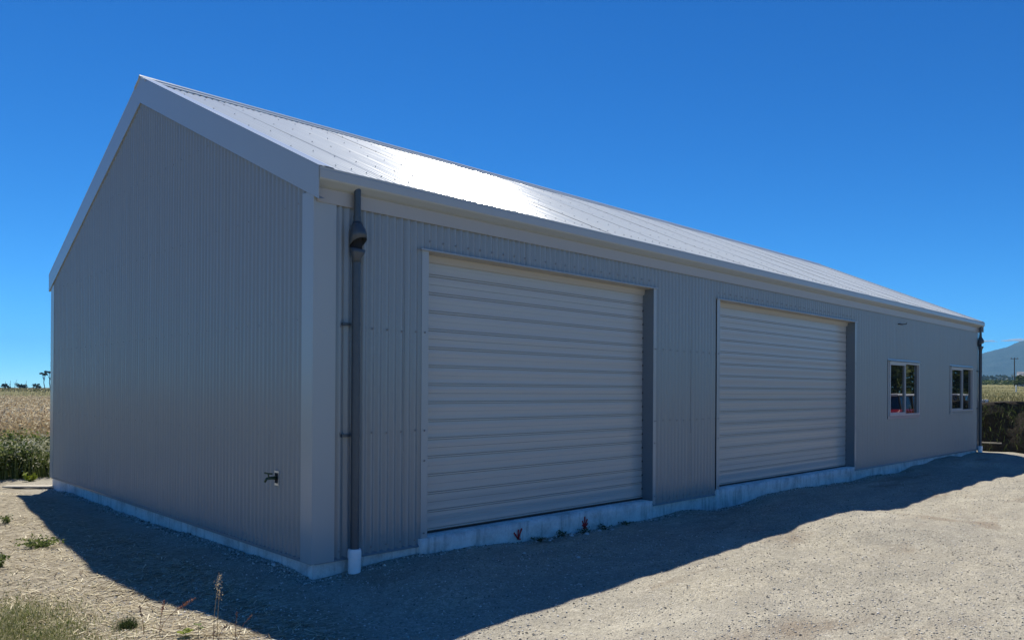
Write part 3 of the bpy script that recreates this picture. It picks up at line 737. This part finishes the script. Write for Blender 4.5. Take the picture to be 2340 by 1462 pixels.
# bottom-left verge: green grass patch, straw litter
def inpatch(n_, cx, cy, sx, sy): return RNG.normal(cx, sx, n_), RNG.normal(cy, sy, n_)
x, y = inpatch(15000, -2.0, .15, .26, .55); k = (x < -1.25+.1*vnoise(x, y, 3, 2)); x, y = x[k], y[k]
o_, _ = blades('verge_grass', x, y, U(.012, .060, len(x))*(.6+.8*(vnoise(x, y, 6, 3)+.5)), U(.002, .005, len(x)), M['verge'], 1.1); tag(o_, 'short green grass patch in the bottom left corner', 'grass', kind='stuff')
x, y = inpatch(6500, -1.98, .10, .18, .34); o_, _ = blades('lush_grass', x, y, U(.018, .075, len(x))*(.5+1.0*(vnoise(x, y, 7, 9)+.5)), U(.003, .007, len(x)), M['verge'], 1.2); tag(o_, 'denser bright green grass right in the bottom left corner', 'grass', kind='stuff')
x, y = inpatch(2600, -1.62, -.2, .28, .35); o_, _ = blades('reddish_grass', x, y, U(.008, .035, len(x)), U(.002, .005, len(x)), leafy('mixed dry blades', [(0, (.20, .10, .05)), (.4, (.40, .30, .17)), (.8, (.22, .25, .08)), (1, (.5, .42, .25))], .4), 1.0)
tag(o_, 'sparse reddish and straw coloured grass along the verge', 'grass', kind='stuff')
n_ = 16000; x = U(-2.9, -.55, n_); y = U(-1.6, 8.8, n_); kp = (x < -.55 - .2*vnoise(x, y, 2, 7)) & (RNG.uniform(0, 1, n_) < np.where(y < 1.2, 1, .55)) & ~((x>-.2)&(y>0)); x, y = x[kp], y[kp]
z = ghz(x, y) + .004; a = U(0, 6.28, len(x)); ln = U(.015, .065, len(x)); w_ = U(.0015, .0045, len(x))
dx, dy = np.cos(a)*ln, np.sin(a)*ln; ex, ey = -np.sin(a)*w_, np.cos(a)*w_; tz = U(-.004, .014, len(x))
V = np.stack([np.stack([x-dx-ex, y-dy-ey, z], -1), np.stack([x+dx-ex, y+dy-ey, z+tz], -1), np.stack([x+dx+ex, y+dy+ey, z+tz], -1), np.stack([x-dx+ex, y-dy+ey, z], -1)], 1).reshape(-1, 3)
o_ = np_mesh('straw_litter', V, np.arange(len(V)).reshape(-1, 4), None, leafy('straw', [(0, (.16, .12, .07)), (.35, (.38, .31, .19)), (.7, (.58, .51, .33)), (1, (.85, .78, .58))], .25)); tag(o_, 'scattered straw stalks lying on the bare earth left of the shed', 'straw', kind='stuff')

leafy_weed((-1.26, 2.88), .10, .26, 16, 26, M['green'], M['green'], 'low spreading green weed on bare earth left of the shadow', 'weed', None, (.008, .022))
leafy_weed((-1.27, 4.36), .10, .12, 8, 16, M['green'], M['green'], 'small green weed tuft by the left edge of the view', 'weed', None, (.008, .02))
leafy_weed((-1.74, 2.15), .12, .14, 9, 20, M['green'], M['green'], 'green weed cut by the left edge, nearer than the spreading weed', 'weed', None, (.01, .024))
leafy_weed((-1.47, 5.4), .12, .16, 8, 16, M['green'], M['green'], 'green weed at the left edge level with the board', 'weed', None, (.01, .024))
# tuft of dark grass at the verge
r0 = empty('grass_tuft', (-1.42, -.13, gz1(-1.42, -.13))); tag(r0, 'round dark green grass tuft on the verge left of the dry stalks', 'grass tuft')
n_ = 420; x = RNG.normal(0, .036, n_); y = RNG.normal(0, .036, n_); o_, _ = blades('blades', x, y, U(.03, .12, n_)*np.exp(-(x*x+y*y)/.006), U(.002, .005, n_), M['darkgreen'], 1.3, r0, np.zeros(n_)); o_['kind'] = 'stuff'
# dry stalks with seed heads
def stalk(loc, h, lean, az, label, mt=None, head=.05, hr=.006, leafn=0, ht=None):
    z0 = gz1(*loc); root = empty('dry_stalk', (loc[0], loc[1], z0)); tag(root, label, 'dry stalk', 'dry stalks on the verge')
    d = Vector((math.cos(az), math.sin(az), 0)); P = [Vector((0,0,-.01)) + d*lean*h*t*t + Vector((0,0,h*t)) for t in (0, .35, .7, 1)]
    MB().tube(P, [.0022, .0018, .0014, .001], 5).build('stem', mt or M['drygrass'], root)
    dirv = (P[-1]-P[-2]).normalized(); k = int(head/.004)*4
    t = RNG.uniform(0, 1, k); C = np.array([tuple(P[-1] - dirv*head*.7 + dirv*head*tt) for tt in t]); C += RNG.normal(size=C.shape)*hr*(.35+np.sin(np.pi*t)[:, None]*.65)
    tag(leaves('seed_head', C, U(.003, .007, k), ht or M['seed'], root), kind='stuff')
    return root
SK = M['redstem']; DK = leafy('dark seed head', [(0, (.06, .035, .03)), (1, (.17, .09, .07))], .2)
RX = Vector((r_.x, r_.y)).normalized(); azr = math.atan2(r_.y, r_.x)
stalk((-1.10,-.72), .36, .10, azr, 'tall dry stalk with a feathery golden head against the shadow', None, .10, .011)
stalk((-1.08,-.73), .27, .05, azr, 'shorter golden headed stalk beside the tall feathery one', None, .05, .012)
stalk((-1.33,-.45), .21, .9, azr, 'long reddish stalk leaning right over the verge', SK, .14, .006, 0, SK)
stalk((-1.335,-.46), .19, .12, azr, 'upright thin reddish stalk between the dark one and the leaning one', SK, .10, .005, 0, SK)
stalk((-1.41,-.40), .17, -.15, azr, 'dark upright stalk left of the reddish stalks', SK, .07, .004, 0, DK)
stalk((-1.02,-.86), .155, .05, azr, 'short dark stalk with a narrow upright head near the bottom edge', SK, .035, .004, 0, DK)
stalk((-1.01,-.88), .14, .55, azr, 'short dark headed stalk leaning right near the bottom edge', SK, .04, .004, 0, DK)
stalk((-1.12,-.84), .10, .5, azr, 'low dark headed stalk between the golden and short stalks', SK, .035, .004, 0, DK)
stalk((-1.16,-.86), .07, .1, azr, 'lowest dark stalk at the bottom edge', SK, .02, .004, 0, DK)
# fallen long straw along bottom
for i, (p, q) in enumerate([((-1.25,-.66), (-.78,-1.06)), ((-1.42,-.55), (-1.02,-.88)), ((-1.30,-.72), (-1.0,-1.0))]):
    z0 = gz1(*p)+.008; z1 = gz1(*q)+.010; rr = empty('fallen_straw', (p[0], p[1], z0)); tag(rr, ['long pale straw lying along the bottom edge, reaching farthest right', 'pale fallen straw left of the longest one', 'short fallen straw nearest the camera on the verge'][i], 'straw', 'fallen straws on the verge')
    e = Vector((q[0]-p[0], q[1]-p[1], z1-z0)); MB().tube([(0,0,0), e*.5+Vector((0,0,.012)), e], [.0024,.002,.0015], 5).build('stem', M['drygrass'], rr)
# broad-leaf seedlings
def broadleaf(loc, n_, s, h, label, m):
    z0 = gz1(*loc); root = empty('seedling', (loc[0], loc[1], z0)); tag(root, label, 'seedling')
    for i in range(n_):
        a = i*2.4; d = Vector((math.cos(a), math.sin(a), 0)); t = Vector((-d.y, d.x, 0)); b0 = Vector((0,0,h*random.uniform(.5, 1)))
        c_ = b0 + d*s*.3
        v = [c_]; 
        ring = [(0,.0),(.25,.32),(.55,.42),(.85,.28),(1.05,0),(.85,-.28),(.55,-.42),(.25,-.32)]
        pts = [b0 + d*s*(u0) + t*s*w0 + Vector((0,0,.25*s*u0 + .10*s*abs(w0))) for u0, w0 in ring]
        MB().add([b0 + d*s*.5 + Vector((0,0,.08*s))] + pts, [(0, k+1, (k+1) % 8 + 1) for k in range(8)]).tube([(0,0,-.01), b0], .0016, 4).build('leaf', m, root, True)
broadleaf((-1.255,-.665), 5, .052, .035, 'bright yellow green broad-leaved seedling at the bottom edge', M['lime'])
broadleaf((-1.185,-.70), 4, .034, .075, 'small dark green upright seedling right of the bright one', M['green'])
# small weeds at the foot of the slab under the red arrows
wl = ['low weeds at the slab foot between the two red arrows', 'dark weeds just right of the left red arrow', 'low weeds directly under the right red arrow', 'weeds right of the right red arrow', 'small sparse weed farther right along the slab foot']
for i, (x0_, h_) in enumerate([(2.85, .07), (2.48, .06), (3.2, .075), (3.55, .065), (3.95, .045)]):
    leafy_weed((x0_, -.10), h_, .11, 8, 14, M['darkgreen'], M['darkgreen'], wl[i], 'weed', 'weeds at the foot of the door threshold', (.006, .014))
n_ = 90
for i, (x0_, y0_, s0_) in enumerate([(2.95,-.16,.024),(3.15,-.2,.03),(3.42,-.15,.026),(2.62,-.15,.02),(3.62,-.17,.02),(3.05,-.09,.026),(1.9,-.5,.018),(2.2,-.9,.02),(.02,.42,.03),(-.06,.55,.02)]):
    rs = []; z0 = gz1(x0_, y0_)
    for zz, k in ((-.6,.7),(0,1),(.5,.65)):
        rs.append([(x0_+s0_*k*math.cos(t)*random.uniform(.8,1.2), y0_+s0_*k*math.sin(t)*random.uniform(.8,1.2), z0+s0_*.25+zz*s0_*.8) for t in np.linspace(0, 5.5, 7)])
    o_ = MB().rings(rs).build('rubble_stone', M['conc'])
    tag(o_, ['grey rubble stone left of the right red arrow', 'largest grey rubble stone below the right red arrow', 'rubble stone just right of the right red arrow', 'small rubble stone between the red arrows', 'small rubble stone among weeds right of the arrows',
      'rubble stone touching the slab by the right red arrow', 'pebble in the shade in front of the first door', 'pale pebble in the shade out from the first door', 'stone against the gable slab near the corner', 'smaller stone on the earth beside the gable slab'][i], 'stone', 'rubble stones by the slab')
# board lying by the far corner
r0 = empty('timber_board', (-.22, 8.2, gz1(-.22, 8.2)+.03), None, math.atan2(8.02-8.6, .1+.55)); tag(r0, 'pale flat board lying on the ground at the far corner of the shed', 'board')
MB().box(-.42, .42, -.07, .07, -.012, .012).build('plank', M['timber'], r0, bevel=.003)
MB().box(.18, .75, .07, .15, -.014, .006).build('plank', M['timber'], r0, bevel=.003)

# ---------------------------------------------------------------- far things
def P_at(az, d, z=0): a = math.radians(az); return Vector((CAM.x+d*math.cos(a), CAM.y+d*math.sin(a), z))
def on_ground(az, d):
    p = P_at(az, d); p.z = gz1(p.x, p.y) - .1; return p
def az_of(u): return math.degrees(math.atan2(f_.y, f_.x)) - math.degrees(math.atan((u-1170)/1730.44))
# earth bank at the far end
def bank():
    nx_, ny_ = 34, 60; v = []; f = []
    for i in range(nx_+1):
        t = i/nx_
        for j in range(ny_+1):
            y = -2.4 + 14*j/ny_
            xx = 19.25 + .12*math.sin(y*1.3)
            if t < .45: q = t/.45; x = xx + .34*q; z = -.25 + 1.42*q**.9
            else: q = (t-.45)/.55; x = xx + .34 + 7*q; z = 1.17 - .05*math.sin(q*9) - (q**2.2)*1.2
            nn_ = float(vnoise(np.array([y*1.0]), np.array([z*1.0]), 2.2, 3)[0])*.24 + float(vnoise(np.array([y]), np.array([z+x]), 7, 5)[0])*.10
            edge = min(1, max(0, (y+2.4)/1.2)); edge = edge*edge*(3-2*edge)
            v.append((x + nn_*(1 if t < .45 else .2), y, -.3 + (z+.3 + nn_*.35)*edge))
    for i in range(nx_):
        for j in range(ny_): f.append((i*(ny_+1)+j, (i+1)*(ny_+1)+j, (i+1)*(ny_+1)+j+1, i*(ny_+1)+j+1))
    m, n, b, o = mat('bank soil'); g = coord(n); f1 = noise(n, g, 5, 8, .7); f2 = noise(n, g, 1.2, 5, .6)
    c = ramp(n, f1, [(.3, (.018, .014, .010)), (.55, (.038, .031, .022)), (.75, (.075, .062, .045))])
    n.links.new(c, b.inputs[0]); b.inputs['Roughness'].default_value = 1; bump(n, b, mth(n, 'ADD', f1, f2), 1, .05)
    o_ = mk('earth_bank', v, f, m, None, True); tag(o_, 'steep dark earth bank behind the far end of the shed', 'bank', kind='structure')
    x = U(19.75, 27, 9000); y = U(-2.2, 9, 9000); e = np.clip((y+2.4)/1.2, 0, 1); q = (x-19.79)/7; z = -.3 + (1.17 - .05*np.sin(q*9) - q**2.2*1.3 + .3 )*e*e*(3-2*e) - .04
    h = U(.08, .34, len(x))*(.6+.9*(vnoise(x, y, 1.5, 2)+.5)); o2, _ = blades('bank_grass', x, y, h, U(.006, .02, len(x)), M['paddock'], .9, None, z); tag(o2, 'pale dry grass over the top of the earth bank', 'grass', kind='stuff')
    # drooping weeds on the face
    n_ = 3000; y = U(-2.0, 9, n_); t = RNG.uniform(0, 1, n_)**.7; x = 19.22 + .12*np.sin(y*1.3) + .30*t - .05; z = -.2 + 1.2*t
    o2, _ = blades('bank_weeds', x, y, U(.08, .25, n_), U(.006, .02, n_), M['darkgreen'], 1.6, None, z); tag(o2, 'dark weeds hanging on the face of the earth bank', 'weed', kind='stuff')
bank()
r0 = empty('fence_rail', (19.12, -.1, .12)); tag(r0, 'pale board lying across the foot of the dark earth bank', 'board')
MB().box(-.03, .03, -.25, .9, -.015, .015).build('rail', M['timber'], r0)
r0 = empty('concrete_lid', (20.4, .1, 1.17)); tag(r0, 'pale flat slab on top of the bank beside the shed end', 'slab')
MB().box(-.3, .3, .22, .6, -.04, .04).build('slab', M['pvc'], r0, bevel=.01)

# mountain
def mountain():
    prof = [(-12,60),(-4,150),(2,330),(6,430),(9,395),(10.5,330),(11.8,272),(12.1,262),(12.5,240),(12.9,222),(13.5,205),(14.0,190),(15,170),(18,130),(24,90),(34,60),(45,20)]
    pa = np.array([p[0] for p in prof]); ph = np.array([p[1] for p in prof]); D = 3600
    az = np.arange(-12, 45, .15); rows = 14; V = []; 
    A, T = np.meshgrid(az, np.linspace(0, 1, rows), indexing='ij')
    Hh = np.minimum(np.interp(A, pa, ph) + 88, 395 + 10*np.sin(A))*D/6200; d = D - 1000*(1-T)
    x = CAM.x + d*np.cos(np.radians(A)); y = CAM.y + d*np.sin(np.radians(A))
    z = Hh*(T**1.4)*(1 + .0*T) + (vnoise(x, y, 1/150, 2)*20 + vnoise(x, y, 1/52, 3)*7)*np.sin(np.pi*np.clip(T, 0, 1))**1 + vnoise(A*8, A*0, 1, 6)*3*T
    z[:, 0] = -8
    V = np.stack([x, y, z], -1)
    back = V[:, -1].copy(); back[:, 0] += 500; back[:, 2] = -8; V = np.concatenate([V, back[:, None]], 1); nr = rows+1
    I = (np.arange(len(az)-1)[:, None]*nr + np.arange(nr-1)[None]).ravel()
    m, n, b, o = mat('forested mountain'); g = coord(n); f1 = noise(n, g, .02, 9, .7)
    n.links.new(ramp(n, f1, [(.35, (.018, .030, .026)), (.6, (.04, .055, .045)), (.75, (.08, .09, .07))]), b.inputs[0]); b.inputs['Roughness'].default_value = 1
    bump(n, b, f1, 1, 14)
    o_ = np_mesh('mountain', V.reshape(-1, 3), np.stack([I, I+nr, I+nr+1, I+1], -1), None, m, None, True)
    tag(o_, 'blue hazy mountain rising behind the fields on the right', 'mountain', kind='structure')
mountain()
# hedge lines / far scrub
x, y = wedge(14000, 290, 440, 3, 17, 1); z = U(0, 1, len(x))**.6*1.7 - .2 + ghz(x, y)
o_ = leaves('scrub_belt', np.stack([x, y, z], -1), U(.25, .6, len(x)), M['tree']); tag(o_, 'low green scrub belt across the far side of the meadow', 'scrub', kind='stuff')
x, y = wedge(4000, 900, 1100, 2, 20, 1); z = U(0, 1, len(x))*6 + 14
o_ = leaves('far_tree_belt', np.stack([x, y, z], -1), U(1, 2.5, len(x)), M['fartree']); tag(o_, 'thin dark tree belt at the foot of the mountain', 'trees', kind='stuff')
def tree(loc, h, cr_, label, nl=900, ls=.12, trunk=.3, lobes=7, m='tree', group=None, umb=False, lo=.42, name='tree', cz=None):
    root = empty(name, loc); tag(root, label, 'tree', group)
    mb = MB(); rj = random.Random(label)
    lean = Vector((rj.uniform(-.1, .1), rj.uniform(-.1, .1), 0))*h
    top = Vector((0,0,h*(.82 if umb else .6))) + lean
    mb.tube([(0,0,-.2), tuple(top*.5 + Vector((rj.uniform(-.03,.03)*h, 0, 0))), tuple(top)], [trunk, trunk*.7, trunk*.35], 7)
    C = []
    for i in range(lobes):
        a = rj.uniform(0, 6.28); rr = cr_*rj.uniform(.2, .75)
        c_ = Vector((rr*math.cos(a), rr*math.sin(a), h*(rj.uniform(.84, .95) if umb else rj.uniform(lo, .86)))) + lean
        mb.tube([tuple(top*(.65 if umb else rj.uniform(.4, .9))), tuple(c_)], [trunk*.35, trunk*.1], 5)
        s_ = cr_*rj.uniform(.28, .5) ; q = RNG.normal(size=(nl//lobes, 3)); q /= np.linalg.norm(q, axis=1)[:, None]; q *= RNG.uniform(.35, 1, (len(q), 1))**.5
        q = q*np.array([s_, s_, s_*(.35 if umb else .75)]) + np.array(c_); C.append(q)
    C = np.concatenate(C); mb.build('trunk', M['bark'], root)
    tag(leaves('crown', C, U(ls*.6, ls*1.4, len(C)), M[m], root), kind='stuff')
    return root
# left horizon: two tall umbrella trees, snags, low bushes
g = 'trees on the left horizon'
tree(P_at(az_of(104), 300, 0), 6.6, 1.5, 'tall umbrella shaped tree on the left horizon, left of the pair by the shed', 400, .22, .16, 6, 'fartree', g, True)
tree(P_at(az_of(116), 285, 0), 7.0, 1.4, 'tall umbrella shaped tree on the left horizon, half hidden by the shed edge', 400, .22, .18, 6, 'fartree', g, True)
for i, (u, hh, rr) in enumerate([(5,3.2,1.2),(20,2.6,.8),(45,3.0,1.6),(55,2.8,1.5),(82,2.9,1.8),(92,2.4,1.0)]):
    tree(P_at(az_of(u), 310, 0), hh, rr, ['dark bush on the horizon at the far left edge', 'small bush on the horizon second from the left edge', 'broad dark bush on the left horizon, left of its twin', 'broad dark bush on the left horizon, right of its twin', 'low wide bush on the horizon below the umbrella trees', 'smallest bush on the horizon next to the umbrella trees'][i], 260, .24, .12, 5, 'fartree', g)
for i, (u, hh, ln) in enumerate([(14,3.4,-.2),(23,3.6,.1),(33,3.9,.5),(60,3.7,0)]):
    r0 = empty('dead_tree', P_at(az_of(u), 295, 0)); tag(r0, ['thin bare snag near the left edge of the horizon', 'bare snag with a short side branch on the left horizon', 'bare snag leaning right on the left horizon', 'straight bare snag between the bushes on the left horizon'][i], 'dead tree', g)
    e = Vector((r_.x, r_.y, 0))*ln
    MB().tube([(0,0,-.2), e*.5+Vector((0,0,hh*.6)), e*1.6+Vector((0,0,hh))], [.11,.08,.03], 5).tube([e*.4+Vector((0,0,hh*.5)), e*.4+Vector((-.3,.4,hh*.8))], [.06,.02], 5).build('trunk', M['bark'], r0)
# far low green rise on left horizon
x, y = wedge(5000, 262, 340, 70, 95); z = U(0, 1, len(x))**.6*1.1 - .1
o_ = leaves('far_scrub', np.stack([x, y, z], -1), U(.2, .5, len(x)), M['paddock']); tag(o_, 'low olive scrub along the left horizon', 'scrub', kind='stuff')
# power pole
pl = empty('power_pole', on_ground(az_of(2318), 255)); tag(pl, 'dark wooden power pole with a crossarm in front of the mountain', 'power pole')
MB().tube([(0,0,0),(0,0,8.2)], [.16,.12], 8).build('pole', M['bark'], pl)
e = Vector((r_.x, r_.y, 0)); MB().tube([e*-1.1+Vector((0,0,7.9)), e*1.1+Vector((0,0,7.95))], .10, 6).build('crossarm', M['bark'], pl)
for k in (-1, 0, 1): MB().tube([e*k*.9+Vector((0,0,7.95)), e*k*.9+Vector((0,0,8.25))], .06, 6).build('insulator', M['bark'], pl)
# farm house on the right edge
hs = empty('farm_house', on_ground(az_of(2349), 255), None, math.radians(12)); tag(hs, 'small farmhouse with grey and white roofs at the right edge of the view', 'house')
M['hroof'] = simple('house roof', (.18, .19, .20), .6, 0, 3); M['hwall'] = simple('house wall', (.36, .36, .35), .8, 0, 3); M['hwhite'] = simple('white gable', (.8, .8, .8), .6, 0, 3)
MB().box(-4, 4, -6, 2.2, 0, 2.3).build('wall', M['hwall'], hs)
MB().prism([(-4.5,-6.4,2.25),(4.5,-6.4,2.25),(0,-6.4,4.2)], (0,0,0), (0,9,0)).build('roof', M['hroof'], hs)
MB().prism([(-4.7,-3.5,2.4),(-4.7,-.7,2.4),(-4.7,-2.1,3.9)], (0,0,0), (3.4,0,0)).build('gable', M['hwhite'], hs)
for yy in (-5, 0.6): 
    w_ = MB().box(-4.06, -4.0, yy, yy+1.1, .9, 2.0).build('window', M['glass'], hs)
for i, (u, d, hh, rr, lab_) in enumerate([(2336,236,3.2,2.4,'round green bush in front of the farmhouse at the right edge'), (2326,240,2.1,1.6,'low green bush left of the farmhouse beside the power pole'), (2350,230,4.2,2.6,'taller bush just right of the farmhouse')]):
    tree(on_ground(az_of(u), d), hh, rr, lab_, 500, .25, .12, 7, 'tree', 'bushes around the farmhouse')
r0 = empty('white_post', on_ground(az_of(2322), 150)); tag(r0, 'short pale post in the meadow under the power pole', 'post'); MB().tube([(0,0,0),(0,0,1.3)], .09, 6).build('post', M['hwhite'], r0)

# trees and vehicles behind the camera's right, seen mirrored in the windows
tl = [(50,-10.5,5.2,3.0),(52,-15,4.8,3.2),(50,-19.5,5.6,3.2),(56,-24,5.0,3.2),(46,-25,5.2,3.0),(60,-8,4.6,3.0),(38,-22,5.0,2.8),(40,-28,5.4,3.2)]
for i, (x0_, y0_, hh, rr) in enumerate(tl):
    tree((x0_, y0_, -.2), hh, rr, ['bushy green tree mirrored in the far window, front of the row', 'bushy green tree mirrored between both windows', 'tallest green tree of the row mirrored in the nearer window', 'green tree mirrored at the right of the nearer window',
     'green tree mirrored at the left of the nearer window', 'green tree at the far end of the mirrored row', 'green tree at the near end of the mirrored row', 'green tree behind the near end of the mirrored row'][i], 3200, .20, .16, 13, 'hedge', 'tree row across the yard mirrored in the windows', lo=.15)
def vehicle(loc, rz, col, label, roofc):
    root = empty('parked_car', loc, None, rz); tag(root, label, 'car')
    m, n, b, o = mat('car paint'); b.inputs[0].default_value = (*col, 1); b.inputs['Roughness'].default_value = .25; b.inputs['Coat Weight'].default_value = .6
    m2, n, b, o = mat('car roof'); b.inputs[0].default_value = (*roofc, 1); b.inputs['Roughness'].default_value = .3
    half = [(-2.2,.35),(-2.25,.62),(-2.2,.88),(-1.9,1.08),(1.15,1.10),(1.95,.98),(2.2,.72),(2.25,.5),(2.2,.32)]
    rings = []
    for yy, sx, sz in ((-.88,.97,-.03),(-.84,1,0),(.84,1,0),(.88,.97,-.03)): rings.append([(px*sx, yy, pz+(sz if pz > .5 else -sz)) for px, pz in half])
    MB().rings(rings).build('body', m, root, False, None, .03)
    cab = [(-1.75,.95),(-1.55,1.46),(.35,1.50),(1.1,.97)]
    MB().rings([[(px*.99, yy*(1 if pz < 1 else .84), pz) for px, pz in cab] for yy in (-.80, .80)]).build('glasshouse', M['glass'], root, False, None, .02)
    MB().box(-1.58, .36, -.68, .68, 1.47, 1.545).build('roof', m2, root, False, None, .03)
    for px in (-1.76+.12, -.62, .55):
        for s_ in (-1, 1): MB().tube([(px, s_*.81, .95), (px+(.10 if px < 0 else -.22), s_*.70, 1.48)], .035, 5).build('pillar', M['rubber'], root)
    for px in (-1.4, 1.4):
        for s_ in (-1, 1):
            w_ = MB().tube([(px, s_*.70, .33), (px, s_*.90, .33)], .33, 20).build('tyre', M['rubber'], root)
            MB().tube([(px, s_*.84, .33), (px, s_*.91, .33)], .20, 14).build('rim', M['galv'], w_)
    for s_ in (-1, 1):
        MB().box(2.16, 2.27, s_*.62-.14, s_*.62+.14, .60, .74).build('headlight', M['pvc'], root, False, None, .02)
        MB().box(-2.27, -2.19, s_*.68-.08, s_*.68+.08, .62, .82).build('tail_light', M['redpaint'], root, False, None, .01)
vehicle((22.6, -3.4, -.2), math.radians(3), (.25, .010, .012), 'red car mirrored low in the nearer window', (.75, .75, .74))
vehicle((28.2, -3.5, -.2), math.radians(-2), (.02, .024, .03), 'dark car mirrored in the far window', (.6, .61, .62))

# small clouds
def cloud(p, sx, sz, label):
    m, n, b, o = mat('cloud'); n.nodes.remove(b)
    d = n.nodes.new('ShaderNodeBsdfDiffuse'); d.inputs[0].default_value = (.9, .9, .9, 1); tr = n.nodes.new('ShaderNodeBsdfTransparent'); t2 = n.nodes.new('ShaderNodeBsdfTranslucent'); t2.inputs[0].default_value = (.9,.9,.9,1)
    ad = n.nodes.new('ShaderNodeMixShader'); ad.inputs[0].default_value = .5; n.links.new(d.outputs[0], ad.inputs[1]); n.links.new(t2.outputs[0], ad.inputs[2])
    lw_ = n.nodes.new('ShaderNodeLayerWeight'); lw_.inputs[0].default_value = .5
    f = mth(n, 'POWER', lw_.outputs['Facing'], 1.2); f = mth(n, 'ADD', mth(n, 'MULTIPLY', f, .6), .42, None, True)
    mx = n.nodes.new('ShaderNodeMixShader'); n.links.new(f, mx.inputs[0]); n.links.new(ad.outputs[0], mx.inputs[1]); n.links.new(tr.outputs[0], mx.inputs[2]); n.links.new(mx.outputs[0], o.inputs[0])
    mb = MB(); ex = Vector((r_.x, r_.y, 0)); ey = Vector((f_.x, f_.y, 0))
    for k in range(9):
        t = k/8*2-1; c_ = ex*t*sx*.8 + Vector((0,0,random.uniform(-.3,.4)*sz)); a = sx*random.uniform(.22,.36); h_ = sz*random.uniform(.5,.9)*(1-.5*abs(t))
        rs = []
        for ph_ in np.linspace(-1.45, 1.45, 9):
            rs.append([c_ + ex*a*math.cos(ph_)*math.cos(q) + ey*a*math.cos(ph_)*math.sin(q) + Vector((0,0,h_*math.sin(ph_))) for q in np.linspace(0, 6.283, 17)[:-1]])
        mb.rings(rs)
    o_ = mb.build('cloud', m, None, True); o_.location = p; tag(o_, label, 'cloud', 'small clouds over the mountain')
def ev(v_, d): return CAM.z + (897-v_)/1730.0*d
cloud(P_at(az_of(2250), 14000, ev(797, 14000)), 180, 26, 'small white cloud just right of the far downpipe')
cloud(P_at(az_of(2330), 14000, ev(797, 14000)), 260, 34, 'thin white cloud above the mountain at the right edge')

# air
hz = MB().box(-4700, 4700, -4700, 4700, -12, 262).build('haze', None)
m = bpy.data.materials.new('air haze'); m.use_nodes = True; n = m.node_tree; n.nodes.clear()
o = n.nodes.new('ShaderNodeOutputMaterial'); pv = n.nodes.new('ShaderNodeVolumePrincipled'); pv.inputs['Color'].default_value = (.22, .62, 1, 1)
pv.inputs['Density'].default_value = 1.6e-4; pv.inputs['Anisotropy'].default_value = 0.0
n.links.new(pv.outputs[0], o.inputs['Volume']); hz.data.materials.append(m)
tag(hz, 'pale blue air haze over the whole landscape', 'haze', kind='stuff')
